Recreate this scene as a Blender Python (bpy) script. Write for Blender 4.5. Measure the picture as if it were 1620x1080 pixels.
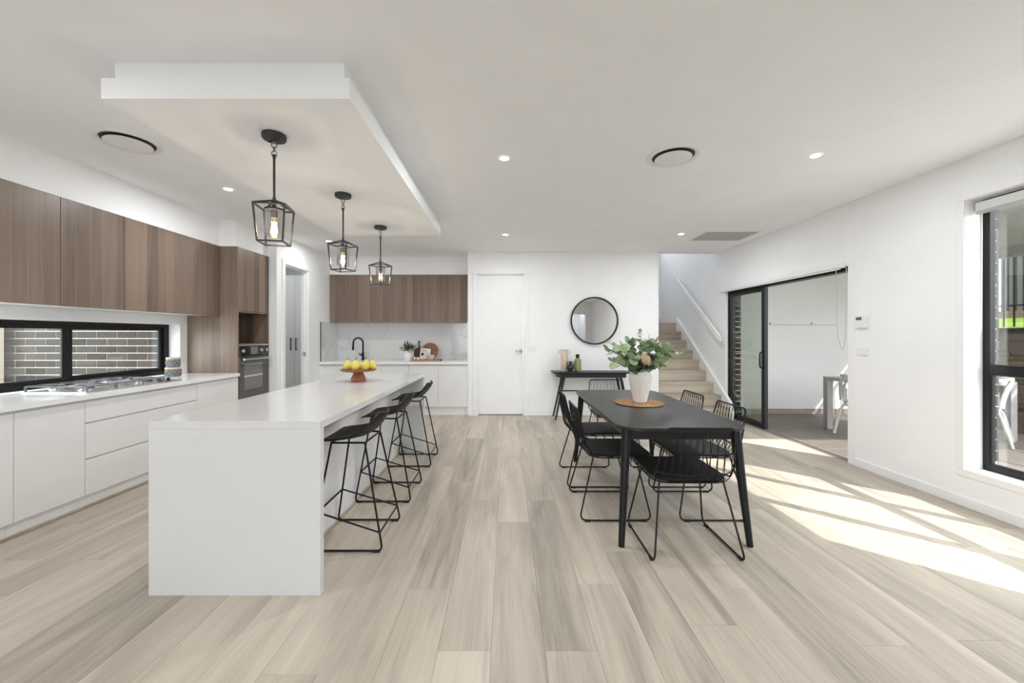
import bpy, bmesh, math, random
from mathutils import Vector, Matrix, Quaternion
R = math.radians
PI = math.pi
random.seed(7)
sc = bpy.context.scene
C = sc.collection
for o in list(bpy.data.objects):
    bpy.data.objects.remove(o)

# ------------------------------------------------------------------ camera, sky, sun, exposure
cam_d = bpy.data.cameras.new('camera')
cam_d.sensor_width = 36.0
cam_d.lens = 14.0                 # 630 px focal length in a 1620 px frame
cam_d.shift_x = 8 / 1620
cam_d.shift_y = -10 / 1620
cam_d.clip_start = 0.05
cam = bpy.data.objects.new('camera', cam_d)
cam.location = (0, 0, 1.329)
cam.rotation_euler = (R(90), 0, 0)
C.objects.link(cam)
sc.camera = cam

world = bpy.data.worlds.new('sky')
sc.world = world
world.use_nodes = True
bg = world.node_tree.nodes['Background']
bg.inputs[0].default_value = (0.90, 0.95, 1.0, 1)
bg.inputs[1].default_value = 6.8

sun_d = bpy.data.lights.new('sun', 'SUN')
sun_d.energy = 6.5
sun_d.angle = R(0.6)
sun_d.color = (1.0, 0.975, 0.94)
sun = bpy.data.objects.new('sun', sun_d)
sun.rotation_euler = Vector((-1, .93, -1.38)).to_track_quat('-Z', 'Y').to_euler()
sun.location = (10, -10, 14)
C.objects.link(sun)

def portal(name, loc, rot, sx, sy):
    d = bpy.data.lights.new(name, 'AREA')
    d.shape = 'RECTANGLE'; d.size = sx; d.size_y = sy
    d.cycles.is_portal = True
    o = bpy.data.objects.new(name, d)
    o.location = loc; o.rotation_euler = rot
    C.objects.link(o)
portal('sky_portal_window', (3.87, 2.05, 1.33), (0, R(90), 0), 2.1, 2.1)
portal('sky_portal_door', (3.87, 5.3, 1.03), (0, R(90), 0), 2.06, 2.32)
portal('sky_portal_rear', (-0.9, -3.72, 1.075), (R(90), 0, 0), 3.0, 2.05)

vs = sc.view_settings
vs.view_transform = 'Standard'
vs.look = 'None'
vs.exposure = 0.34
vs.gamma = 1.0
vs.use_curve_mapping = False
sc.cycles.max_bounces = 12
sc.cycles.diffuse_bounces = 8
sc.cycles.glossy_bounces = 4
sc.cycles.transparent_max_bounces = 16
sc.cycles.caustics_reflective = False
sc.cycles.caustics_refractive = False
sc.cycles.sample_clamp_indirect = 8.0

# ------------------------------------------------------------------ materials
def srgb(r, g, b):
    f = lambda c: (c / 255 / 12.92) if c / 255 <= .04045 else ((c / 255 + .055) / 1.055) ** 2.4
    return (f(r), f(g), f(b), 1)

class NT:
    def __init__(s, name):
        s.m = bpy.data.materials.new(name); s.m.use_nodes = True
        s.t = s.m.node_tree; s.b = s.t.nodes['Principled BSDF']
    def n(s, typ, **kw):
        nd = s.t.nodes.new(typ)
        for k, v in kw.items():
            if k.startswith('i_'):
                key = k[2:]
                nd.inputs[int(key) if key.isdigit() else key].default_value = v
            else: setattr(nd, k, v)
        return nd
    def l(s, a, b): s.t.links.new(a, b)
    def math(s, op, a, b=None, c=None):
        nd = s.n('ShaderNodeMath', operation=op)
        for i, v in enumerate((a, b, c)):
            if v is None: continue
            if isinstance(v, (int, float)): nd.inputs[i].default_value = v
            else: s.l(v, nd.inputs[i])
        return nd.outputs[0]
    def vmath(s, op, a, b):
        nd = s.n('ShaderNodeVectorMath', operation=op)
        for i, v in enumerate((a, b)):
            if isinstance(v, tuple): nd.inputs[i].default_value = v
            else: s.l(v, nd.inputs[i])
        return nd.outputs[0]
    def comb(s, x, y, z):
        nd = s.n('ShaderNodeCombineXYZ')
        for i, v in enumerate((x, y, z)):
            if isinstance(v, (int, float)): nd.inputs[i].default_value = v
            else: s.l(v, nd.inputs[i])
        return nd.outputs[0]
    def noise(s, vec, scale, detail=4, rough=.5, dist=0):
        nd = s.n('ShaderNodeTexNoise', i_Scale=scale, i_Detail=detail, i_Roughness=rough, i_Distortion=dist)
        if vec is not None: s.l(vec, nd.inputs['Vector'])
        return nd.outputs['Fac']
    def ramp(s, fac, stops):
        nd = s.n('ShaderNodeValToRGB'); cr = nd.color_ramp
        while len(cr.elements) < len(stops): cr.elements.new(.5)
        for e, (p, c) in zip(cr.elements, stops):
            e.position = p; e.color = c
        s.l(fac, nd.inputs[0]); return nd.outputs[0]
    def mix(s, fac, a, b, blend='MIX'):
        nd = s.n('ShaderNodeMix', data_type='RGBA', blend_type=blend)
        for sock, v in ((nd.inputs[0], fac), (nd.inputs[6], a), (nd.inputs[7], b)):
            if isinstance(v, (int, float, tuple)): sock.default_value = v
            else: s.l(v, sock)
        return nd.outputs[2]
    def bump(s, h, strength=.2, dist=.005):
        nd = s.n('ShaderNodeBump', i_Strength=strength, i_Distance=dist)
        s.l(h, nd.inputs['Height']); s.l(nd.outputs[0], s.b.inputs['Normal'])
    def setp(s, rough=.5, metal=0, spec=.5, coat=0):
        s.b.inputs['Roughness'].default_value = rough
        s.b.inputs['Metallic'].default_value = metal
        s.b.inputs['Specular IOR Level'].default_value = spec
        s.b.inputs['Coat Weight'].default_value = coat

M = {}
def plain(key, col, rough=.5, metal=0, spec=.5, nz=0.0, nscale=40, bump=0.0):
    s = NT(key); s.setp(rough, metal, spec)
    pos = s.n('ShaderNodeNewGeometry').outputs['Position']
    f = s.noise(pos, nscale, 3)
    d = nz if nz else .015
    lo = tuple(max(0, c * (1 - d)) for c in col[:3]) + (1,)
    hi = tuple(min(1, c * (1 + d)) for c in col[:3]) + (1,)
    s.l(s.ramp(f, [(.3, lo), (.7, hi)]), s.b.inputs['Base Color'])
    if bump: s.bump(f, bump, .002)
    M[key] = s.m
    return s

plain('wall_paint', (.855, .86, .868, 1), .7, spec=.25, nscale=3)
plain('ceiling_paint', (.885, .895, .91, 1), .8, spec=.2, nscale=3)
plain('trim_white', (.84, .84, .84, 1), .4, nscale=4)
plain('cabinet_white', (.76, .76, .755, 1), .32, spec=.45, nscale=4)
plain('gap_shade', (.10, .10, .10, 1), .8)
plain('groove_shade', (.58, .58, .57, 1), .7)  # shadow line of the finger groove, shade put into the colour
plain('black_metal', (.008, .008, .009, 1), .45, 0, .25)
plain('black_alu', (.009, .009, .010, 1), .42, 0, .28)
plain('grey_alu', (.10, .10, .10, 1), .4, .3)
plain('lantern_metal', (.045, .045, .046, 1), .42, .5)
plain('black_plastic', (.010, .010, .011, 1), .45, 0, .35)
plain('black_pad', (.009, .009, .009, 1), .5, 0, .28, .15, 60)
plain('rubber', (.01, .01, .01, 1), .8)
plain('chrome', (.72, .72, .72, 1), .18, 1)
plain('steel', (.62, .62, .62, 1), .28, 1)
plain('iron', (.07, .07, .07, 1), .35, .7)
plain('nickel', (.26, .26, .26, 1), .3, 1)
plain('oven_black', (.012, .012, .013, 1), .08, 0, .6)
plain('oven_glass', (.06, .057, .052, 1), .05, 0, .8)
plain('oven_glass_window', (.16, .155, .145, 1), .06, 0, .8)
plain('plate_white', (.80, .80, .79, 1), .35)
plain('lcd', (.10, .11, .11, 1), .3)
plain('vase_cream', (.74, .70, .64, 1), .6, 0, .3, .07, 60, .25)
plain('vase_peach', (.66, .53, .42, 1), .7, 0, .3, .10, 50, .3)
plain('vase_dark', (.03, .03, .03, 1), .45)
plain('pot_white', (.80, .81, .83, 1), .3)
plain('pear_skin', (.64, .55, .10, 1), .42, 0, .45, .16, 30)
plain('pear_stem', (.10, .06, .03, 1), .8)
plain('egg', (.78, .62, .50, 1), .6, nz=.08)
plain('bowl_clay', (.50, .42, .35, 1), .7, nz=.12)
plain('paper', (.74, .72, .67, 1), .8)
plain('ink', (.03, .03, .03, 1), .8)
plain('leaf_euc', (.27, .36, .20, 1), .55, 0, .3, .25, 14)
plain('leaf_pale', (.40, .46, .27, 1), .55, 0, .3, .25, 14)
plain('leaf_dark', (.055, .075, .035, 1), .5, 0, .35, .3, 18)
plain('leaf_pot', (.07, .10, .035, 1), .5, 0, .35, .35, 30)
plain('stem_green', (.20, .22, .12, 1), .7)
plain('protea', (.50, .35, .25, 1), .9, 0, .1, .4, 120, .6)
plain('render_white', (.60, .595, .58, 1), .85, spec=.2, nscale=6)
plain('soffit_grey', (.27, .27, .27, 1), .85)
plain('pier_grey', (.26, .235, .21, 1), .9)
plain('trivet_metal', (.30, .30, .30, 1), .28, .9)
plain('mortar', (.62, .55, .42, 1), .95, spec=.1, nz=.1, nscale=80)
plain('tile_joint', (.20, .18, .16, 1), .9)
plain('skirting_tile', (.27, .23, .20, 1), .5, nz=.12, nscale=6)
plain('outdoor_white', (.52, .52, .51, 1), .4)
plain('alu_light', (.42, .42, .42, 1), .4, .2)
plain('fence_grey', (.05, .052, .05, 1), .7, 0, .2)
plain('grass', (.105, .155, .022, 1), .9, 0, .1, .5, 25)
plain('soil', (.24, .19, .14, 1), .95)
plain('concrete', (.52, .51, .49, 1), .9, nz=.08)
plain('roof_metal', (.20, .20, .20, 1), .6)
plain('blind_fabric', (.62, .62, .61, 1), .8)
plain('candle_grey', (.19, .19, .195, 1), .7, nz=.3, nscale=70, bump=.5)
plain('cork', (.62, .47, .34, 1), .8)
plain('vent_dark', (.06, .06, .06, 1), .8)
plain('vent_white', (.80, .80, .80, 1), .5)
plain('grille_grey', (.50, .50, .50, 1), .6)

def emit(key, col, strength):
    s = NT(key); s.b.inputs['Base Color'].default_value = col
    s.b.inputs['Emission Color'].default_value = col
    s.b.inputs['Emission Strength'].default_value = strength
    M[key] = s.m
emit('lamp_white', (1, .97, .92, 1), 14)
emit('filament', (1, .62, .25, 1), 40)

def glassy(key, tint, fac, rough=.0):
    s = NT(key); s.t.nodes.remove(s.b)
    out = s.t.nodes['Material Output']
    tr = s.n('ShaderNodeBsdfTransparent', i_Color=tint)
    gl = s.n('ShaderNodeBsdfGlossy', i_Color=(1, 1, 1, 1), i_Roughness=rough)
    mx = s.n('ShaderNodeMixShader', i_0=fac)
    s.l(tr.outputs[0], mx.inputs[1]); s.l(gl.outputs[0], mx.inputs[2]); s.l(mx.outputs[0], out.inputs[0])
    M[key] = s.m
glassy('window_glass', (.97, .98, .97, 1), .06)
glassy('door_glass', (.90, .92, .90, 1), .07)
glassy('lantern_glass', (.90, .90, .90, 1), .16)
glassy('bulb_glass', (1, .93, .82, 1), .07)
s = NT('bottle_green'); s.setp(.12, 0, .6)
s.b.inputs['Base Color'].default_value = (.28, .34, .13, 1); s.b.inputs['Transmission Weight'].default_value = .25
M['bottle_green'] = s.m
s = NT('mirror_glass'); s.setp(.015, 1); s.b.inputs['Base Color'].default_value = (.80, .80, .80, 1); M['mirror_glass'] = s.m

# floor planks: oak-look vinyl, grain along Y, tone of each plank by its own random value
def oak(key, base, grain_axis='Y', rough=.42, contrast=1.0):
    s = NT(key); s.setp(rough, 0, .42)
    pos = s.n('ShaderNodeNewGeometry').outputs['Position']
    rnd = s.n('ShaderNodeObjectInfo').outputs['Random']
    off = s.comb(s.math('MULTIPLY', rnd, 37.0), s.math('MULTIPLY', rnd, 91.0), s.math('MULTIPLY', rnd, 13.0))
    v = s.vmath('ADD', pos, off)
    sc1 = (3.2, .30, 3.2) if grain_axis == 'Y' else (.30, 3.2, 3.2)
    sc2 = (60, 2.2, 60) if grain_axis == 'Y' else (2.2, 60, 60)
    broad = s.noise(s.vmath('MULTIPLY', v, sc1), 1.7, 4, .55, 1.4)
    fine = s.noise(s.vmath('MULTIPLY', v, sc2), 1.0, 4, .6, .3)
    tone = s.math('ADD', s.math('MULTIPLY', broad, .95), s.math('MULTIPLY', s.math('SUBTRACT', rnd, .5), .30 * contrast))
    mid = s.noise(s.vmath('MULTIPLY', v, (16, 1.1, 16) if grain_axis == 'Y' else (1.1, 16, 16)), 1.0, 5, .6, 2.2)
    tone = s.math('ADD', tone, s.math('MULTIPLY', s.math('SUBTRACT', fine, .5), .34))
    tone = s.math('ADD', tone, s.math('MULTIPLY', s.math('SUBTRACT', mid, .5), .36))
    k = lambda f: tuple(c * f for c in base[:3]) + (1,)
    col = s.ramp(tone, [(.18, k(.60)), (.40, k(.86)), (.58, k(1.04)), (.80, k(1.22))])
    s.l(col, s.b.inputs['Base Color'])
    s.bump(fine, .06, .001)
    M[key] = s.m
oak('oak_floor', (.50, .438, .360, 1), contrast=.8)
oak('oak_stair', (.46, .395, .315, 1), 'X')

def laminate(key, base):
    s = NT(key); s.setp(.38, 0, .4)
    pos = s.n('ShaderNodeNewGeometry').outputs['Position']
    sep = s.n('ShaderNodeSeparateXYZ'); s.l(pos, sep.inputs[0])
    u = s.math('ADD', sep.outputs[0], sep.outputs[1])
    w = s.math('ADD', u, s.math('MULTIPLY', s.noise(s.comb(u, 0, 0), 5.0, 1), .10))
    cell = s.math('FLOOR', s.math('DIVIDE', w, .105))
    fr = s.math('FRACT', s.math('DIVIDE', w, .105))
    wn = s.n('ShaderNodeTexWhiteNoise', noise_dimensions='1D'); s.l(cell, wn.inputs['W'])
    fine = s.noise(s.comb(s.math('MULTIPLY', u, 70), s.math('MULTIPLY', wn.outputs[0], 50), s.math('MULTIPLY', sep.outputs[2], 2.0)), 1.0, 4, .6, .4)
    broad = s.noise(s.comb(s.math('MULTIPLY', u, 14), 0, s.math('MULTIPLY', sep.outputs[2], .8)), 1.0, 3, .5, 1.0)
    tone = s.math('ADD', s.math('MULTIPLY', wn.outputs[0], .35), s.math('ADD', s.math('MULTIPLY', fine, .4), s.math('MULTIPLY', broad, .35)))
    k = lambda f: tuple(c * f for c in base[:3]) + (1,)
    col = s.ramp(tone, [(.25, k(.62)), (.55, k(1.0)), (.85, k(1.35))])
    seam = s.math('LESS_THAN', fr, .035)
    col = s.mix(s.math('MULTIPLY', seam, .35), col, k(1.9))
    s.l(col, s.b.inputs['Base Color'])
    M[key] = s.m
laminate('wood_laminate', (.200, .146, .111, 1))

def stone(key, base, vein, amount, sc_=2.2, thin=.02, rough=.16):
    s = NT(key); s.setp(rough, 0, .5)
    pos = s.n('ShaderNodeNewGeometry').outputs['Position']
    a = s.noise(pos, sc_, 6, .55, 1.2)
    rid = s.math('ABSOLUTE', s.math('SUBTRACT', a, .5))
    line = s.ramp(rid, [(0, (1, 1, 1, 1)), (thin, (0, 0, 0, 1))])
    mask = s.ramp(s.noise(pos, sc_ * .7, 2), [(.45, (0, 0, 0, 1)), (.68, (1, 1, 1, 1))])
    f = s.math('MULTIPLY', s.math('MULTIPLY', line, mask), amount)
    spots = s.ramp(s.noise(pos, sc_ * 6, 4, .6), [(.60, (0, 0, 0, 1)), (.78, (1, 1, 1, 1))])
    f = s.math('ADD', f, s.math('MULTIPLY', s.math('MULTIPLY', spots, mask), amount * .5))
    s.l(s.mix(f, base, vein), s.b.inputs['Base Color'])
    M[key] = s.m
stone('quartz', (.67, .67, .67, 1), (.45, .45, .46, 1), .16, 2.4, .012, .14)
stone('quartz_lit', (.82, .82, .82, 1), (.45, .45, .46, 1), .10, 2.4, .012, .12)  # copy of quartz with the stronger light on the worktops put into the base
stone('marble_splash', (.66, .66, .655, 1), (.30, .30, .31, 1), .75, .9, .018, .12)

def woodgrain(key, base, axis, rough=.45, amt=.35, spec=.4):
    s = NT(key); s.setp(rough, 0, spec)
    tc = s.n('ShaderNodeTexCoord').outputs['Object']
    v = {'X': (2, 45, 45), 'Y': (45, 2, 45), 'Z': (45, 45, 2)}[axis]
    f = s.noise(s.vmath('MULTIPLY', tc, v), 1.0, 4, .6, .5)
    k = lambda q: tuple(c * q for c in base[:3]) + (1,)
    s.l(s.ramp(f, [(.3, k(1 - amt)), (.7, k(1 + amt))]), s.b.inputs['Base Color'])
    s.bump(f, .12, .001)
    M[key] = s.m
woodgrain('black_oak', (.016, .0155, .0155, 1), 'Y', .36, .4, .42)
woodgrain('black_oak_leg', (.010, .010, .011, 1), 'Z', .42, .3, .3)
woodgrain('console_black', (.018, .018, .020, 1), 'X', .42, .3, .35)
woodgrain('walnut', (.23, .095, .035, 1), 'X', .4, .35)
woodgrain('red_wood', (.28, .075, .03, 1), 'Z', .35, .3)
woodgrain('dark_board', (.07, .035, .018, 1), 'Z', .5, .4)
woodgrain('light_board', (.42, .24, .11, 1), 'X', .5, .3)
woodgrain('sleeper', (.095, .070, .050, 1), 'Y', .85, .3, .1)

s = NT('brick_dark'); s.setp(.85, 0, .2)
rnd = s.n('ShaderNodeObjectInfo').outputs['Random']
pos = s.n('ShaderNodeNewGeometry').outputs['Position']
f = s.math('ADD', s.math('MULTIPLY', rnd, .6), s.math('MULTIPLY', s.noise(pos, 45, 4), .5))
s.l(s.ramp(f, [(.15, (.028, .027, .028, 1)), (.9, (.056, .053, .053, 1))]), s.b.inputs['Base Color'])
s.bump(s.noise(pos, 120, 3), .3, .003); M['brick_dark'] = s.m
s = NT('patio_tile'); s.setp(.55, 0, .35)
rnd = s.n('ShaderNodeObjectInfo').outputs['Random']
pos = s.n('ShaderNodeNewGeometry').outputs['Position']
f = s.math('ADD', s.math('MULTIPLY', rnd, .3), s.math('MULTIPLY', s.noise(s.vmath('MULTIPLY', pos, (1, 5, 1)), 3, 4), .7))
s.l(s.ramp(f, [(.3, (.13, .108, .092, 1)), (.75, (.19, .16, .138, 1))]), s.b.inputs['Base Color']); M['patio_tile'] = s.m
s = NT('jute'); s.setp(.9, 0, .1)
pos = s.n('ShaderNodeTexCoord').outputs['Object']
vo = s.n('ShaderNodeTexVoronoi', i_Scale=70.0); s.l(pos, vo.inputs['Vector'])
s.l(s.ramp(vo.outputs['Distance'], [(.1, (.62, .42, .24, 1)), (.7, (.28, .15, .07, 1))]), s.b.inputs['Base Color'])
s.bump(vo.outputs['Distance'], .8, -.006); M['jute'] = s.m

# ------------------------------------------------------------------ mesh helpers
class MB:
    def __init__(s): s.v = []; s.f = []
    def add(s, vs, fs):
        n = len(s.v); s.v += [tuple(p) for p in vs]; s.f += [tuple(i + n for i in q) for q in fs]; return s
    def box(s, x0, x1, y0, y1, z0, z1):
        return s.add([(x0, y0, z0), (x1, y0, z0), (x1, y1, z0), (x0, y1, z0), (x0, y0, z1), (x1, y0, z1), (x1, y1, z1), (x0, y1, z1)],
                     [(0, 3, 2, 1), (4, 5, 6, 7), (0, 1, 5, 4), (1, 2, 6, 5), (2, 3, 7, 6), (3, 0, 4, 7)])
    def prism(s, pts, z0, z1):
        n = len(pts)
        return s.add([(x, y, z0) for x, y in pts] + [(x, y, z1) for x, y in pts],
                     [tuple(range(n))[::-1], tuple(range(n, 2 * n))] + [(i, (i + 1) % n, n + (i + 1) % n, n + i) for i in range(n)])
    def lathe(s, prof, n=32, c=(0, 0, 0), caps=True):
        vs = []; fs = []
        m = len(prof)
        for r, z in prof:
            for k in range(n):
                a = 2 * PI * k / n
                vs.append((c[0] + r * math.cos(a), c[1] + r * math.sin(a), c[2] + z))
        for i in range(m - 1):
            for k in range(n):
                k2 = (k + 1) % n
                fs.append((i * n + k, i * n + k2, (i + 1) * n + k2, (i + 1) * n + k))
        if caps:
            if prof[0][0] > 1e-5: fs.append(tuple(range(n))[::-1])
            if prof[-1][0] > 1e-5: fs.append(tuple((m - 1) * n + k for k in range(n)))
        return s.add(vs, fs)
    def tube(s, pts, r, n=8, closed=False):
        pts = [Vector(p) for p in pts]
        m = len(pts); rr = r if isinstance(r, (list, tuple)) else [r] * m
        tang = []
        for i in range(m):
            a = pts[(i - 1) % m] if (closed or i > 0) else pts[i]
            b = pts[(i + 1) % m] if (closed or i < m - 1) else pts[i]
            tang.append((b - a).normalized())
        up = Vector((0, 0, 1)) if abs(tang[0].z) < .9 else Vector((1, 0, 0))
        nrm = tang[0].cross(up).normalized()
        vs = []; fs = []
        for i in range(m):
            if i:
                q = tang[i - 1].rotation_difference(tang[i]); nrm = (q @ nrm)
            nrm = (nrm - tang[i] * nrm.dot(tang[i])).normalized()
            bn = tang[i].cross(nrm)
            for k in range(n):
                a = 2 * PI * k / n
                vs.append(pts[i] + (nrm * math.cos(a) + bn * math.sin(a)) * rr[i])
        for i in range(m if closed else m - 1):
            j = (i + 1) % m
            for k in range(n):
                k2 = (k + 1) % n
                fs.append((i * n + k, i * n + k2, j * n + k2, j * n + k))
        if not closed:
            fs.append(tuple(range(n))[::-1]); fs.append(tuple((m - 1) * n + k for k in range(n)))
        return s.add(vs, fs)
    def bar(s, a, b, w, h=None):
        """square bar between two points"""
        h = h or w
        a = Vector(a); b = Vector(b); d = (b - a).normalized()
        up = Vector((0, 0, 1)) if abs(d.z) < .95 else Vector((0, 1, 0))
        x = d.cross(up).normalized() * w / 2; y = d.cross(x).normalized() * h / 2
        vs = [p + q for p in (a, b) for q in (-x - y, x - y, x + y, -x + y)]
        return s.add(vs, [(0, 1, 2, 3), (7, 6, 5, 4), (0, 4, 5, 1), (1, 5, 6, 2), (2, 6, 7, 3), (3, 7, 4, 0)])
    def sphere(s, c, r, n=12, m=8, sq=(1, 1, 1)):
        prof = [(max(1e-6, math.sin(PI * i / m)), -math.cos(PI * i / m)) for i in range(m + 1)]
        t = MB().lathe(prof, n, caps=False)
        return s.add([(c[0] + p[0] * r * sq[0], c[1] + p[1] * r * sq[1], c[2] + p[2] * r * sq[2]) for p in t.v], t.f)
    def grid(s, fn, nu, nv):
        vs = [fn(i / nu, j / nv) for i in range(nu + 1) for j in range(nv + 1)]
        return s.add(vs, [(i * (nv + 1) + j, (i + 1) * (nv + 1) + j, (i + 1) * (nv + 1) + j + 1, i * (nv + 1) + j + 1) for i in range(nu) for j in range(nv)])
    def xf(s, mat):
        s.v = [tuple(mat @ Vector(p)) for p in s.v]; return s
    def wall(s, axis, t0, t1, u, z, holes):
        """slab with rectangular openings; axis 'X': thickness along X, runs along Y (u); axis 'Y': the other way"""
        us = sorted({u[0], u[1]} | {h[0] for h in holes} | {h[1] for h in holes})
        zs = sorted({z[0], z[1]} | {h[2] for h in holes} | {h[3] for h in holes})
        us = [a for a in us if u[0] <= a <= u[1]]; zs = [a for a in zs if z[0] <= a <= z[1]]
        solid = lambda i, j: 0 <= i < len(us) - 1 and 0 <= j < len(zs) - 1 and not any(
            h[0] < (us[i] + us[i + 1]) / 2 < h[1] and h[2] < (zs[j] + zs[j + 1]) / 2 < h[3] for h in holes)
        P = (lambda t, a, b: (t, a, b)) if axis == 'X' else (lambda t, a, b: (a, t, b))
        for i in range(len(us) - 1):
            for j in range(len(zs) - 1):
                if not solid(i, j): continue
                a0, a1, b0, b1 = us[i], us[i + 1], zs[j], zs[j + 1]
                q = [P(t0, a0, b0), P(t0, a1, b0), P(t0, a1, b1), P(t0, a0, b1), P(t1, a0, b0), P(t1, a1, b0), P(t1, a1, b1), P(t1, a0, b1)]
                fs = [(0, 1, 2, 3), (7, 6, 5, 4)]
                if not solid(i, j - 1): fs.append((0, 4, 5, 1))
                if not solid(i + 1, j): fs.append((1, 5, 6, 2))
                if not solid(i, j + 1): fs.append((2, 6, 7, 3))
                if not solid(i - 1, j): fs.append((3, 7, 4, 0))
                s.add(q, fs)
        return s

def fillet(pts, r, n=5, closed=False):
    pts = [Vector(p) for p in pts]; m = len(pts); out = []
    for i, p in enumerate(pts):
        if not closed and i in (0, m - 1): out.append(p); continue
        a = pts[(i - 1) % m]; b = pts[(i + 1) % m]
        da = (a - p); db = (b - p)
        ang = da.angle(db)
        t = min(r / max(math.tan(ang / 2), .05), da.length * .45, db.length * .45)
        p0 = p + da.normalized() * t; p1 = p + db.normalized() * t
        for k in range(n + 1):
            u = k / n
            out.append(p0 * (1 - u) ** 2 + p * 2 * u * (1 - u) + p1 * u * u)
    return out

def world_off(p):
    o = Vector((0, 0, 0))
    while p is not None:
        o += p.location; p = p.parent
    return o

def obj(name, mb, material, parent=None, smooth=False, bevel=0, local=False, seg=2):
    """one mesh object. Coordinates in mb are world unless local=True"""
    me = bpy.data.meshes.new(name)
    vs = [Vector(p) for p in mb.v]
    o = bpy.data.objects.new(name, me)
    if parent is None and not local:
        lo = [min(p[i] for p in vs) for i in range(3)]; hi = [max(p[i] for p in vs) for i in range(3)]
        o.location = ((lo[0] + hi[0]) / 2, (lo[1] + hi[1]) / 2, lo[2])
        vs = [p - o.location for p in vs]
    elif parent is not None and not local:
        off = world_off(parent); vs = [p - off for p in vs]
    me.from_pydata([tuple(p) for p in vs], [], mb.f)
    bm = bmesh.new(); bm.from_mesh(me)
    bmesh.ops.recalc_face_normals(bm, faces=bm.faces)
    bm.to_mesh(me); bm.free()
    me.materials.append(M[material] if isinstance(material, str) else material)
    if smooth:
        me.polygons.foreach_set('use_smooth', [True] * len(me.polygons))
        me.set_sharp_from_angle(angle=R(42))
    C.objects.link(o)
    if parent is not None: o.parent = parent
    if bevel:
        md = o.modifiers.new('bevel', 'BEVEL'); md.width = bevel; md.segments = seg; md.limit_method = 'ANGLE'
    return o

def tag(o, label=None, cat=None, group=None, kind=None):
    if label: o['label'] = label
    if cat: o['category'] = cat
    if group: o['group'] = group
    if kind: o['kind'] = kind
    return o

def thing(name, label, cat, loc=(0, 0, 0), rz=0, group=None):
    o = bpy.data.objects.new(name, None); o.empty_display_size = .1
    o.location = loc; o.rotation_euler = (0, 0, rz)
    C.objects.link(o)
    return tag(o, label, cat, group)

def struct(name, mb, material, label=None, bevel=0, cat=None):
    o = obj(name, mb, material, bevel=bevel)
    o['kind'] = 'structure'
    return tag(o, label, cat)

def dup(root, loc, rz, label=None):
    def cp(o, par):
        c = o.copy(); C.objects.link(c)
        if par is not None: c.parent = par
        for ch in [x for x in bpy.data.objects if x.parent == o]: cp(ch, c)
        return c
    r = cp(root, None)
    r.location = loc; r.rotation_euler = (0, 0, rz)
    if label: r['label'] = label
    return r

def copy_part(o, parent, loc):
    c = o.copy(); C.objects.link(c); c.parent = parent; c.location = loc; return c

B = lambda *a: MB().box(*a)

# ------------------------------------------------------------------ dimensions
XR, XL, XU, XB = 3.55, -3.80, -3.41, -3.19     # right wall, left wall, upper-cabinet face, base-cabinet face
YB, YK, CH = 6.593, 7.28, 2.70                 # door wall, kitchen back wall, ceiling height
XP = -3.10                                     # pantry wall plane

# ================================================================== THE SETTING
# ---- floor: slab with oak planks laid along Y
floor = struct('floor', B(-5.2, 3.69, -3.7, 9.3, -.12, -.012), 'concrete', 'pale oak plank floor running towards the white door')
PW, PL = .225, 1.524
def plank_mesh(w, l):
    c, g, t = .0008, .0003, .011
    m = MB()
    x0, x1, y0, y1 = g, w - g, g, l - g
    m.add([(x0, y0, -t), (x1, y0, -t), (x1, y1, -t), (x0, y1, -t),
           (x0, y0, -c), (x1, y0, -c), (x1, y1, -c), (x0, y1, -c),
           (x0 + c, y0 + c, 0), (x1 - c, y0 + c, 0), (x1 - c, y1 - c, 0), (x0 + c, y1 - c, 0)],
          [(0, 3, 2, 1), (8, 9, 10, 11)] + [(i, (i + 1) % 4, 4 + (i + 1) % 4, 4 + i) for i in range(4)] + [(4 + i, 4 + (i + 1) % 4, 8 + (i + 1) % 4, 8 + i) for i in range(4)])
    return m
rng = random.Random(11)
rest = MB()
proto_plank = None
k0 = math.floor((-5.1 + .067) / PW); k1 = math.ceil((3.55 + .067) / PW)
for k in range(k0, k1):
    x0 = -.067 + k * PW; x1 = min(x0 + PW, 3.60)
    y = -3.6 - rng.uniform(0, PL)
    seen = {-1: 1.678, 1: 1.678, 0: 2.83, -2: 2.088, -3: 2.515, 5: 2.088, 4: 1.826}
    if k in seen: y = seen[k] - 5 * PL
    while y < 7.27:
        ya, yb = max(y, -3.6), min(y + PL, 7.27)
        y += PL
        if yb - ya < .02: continue
        near = yb > 1.40 and ya < 6.62 and x1 > -3.27 and not (x1 < -1.25 and x0 > -1.8 and ya > 2.1 and yb < 4.5)
        m = plank_mesh(x1 - x0, yb - ya)
        off = Vector((x0, ya, 0))
        if near:
            full = abs(x1 - x0 - PW) < 1e-6 and abs(yb - ya - PL) < 1e-6
            if full and proto_plank is not None:
                p = copy_part(proto_plank, floor, off - floor.location)
            else:
                p = obj('plank', m, 'oak_floor', floor, local=True); p.location = off - floor.location
                if full: proto_plank = p
        else:
            rest.add([tuple(Vector(q) + off) for q in m.v], m.f)
tag(obj('plank_field', rest, 'oak_floor', floor), kind='stuff')

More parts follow.
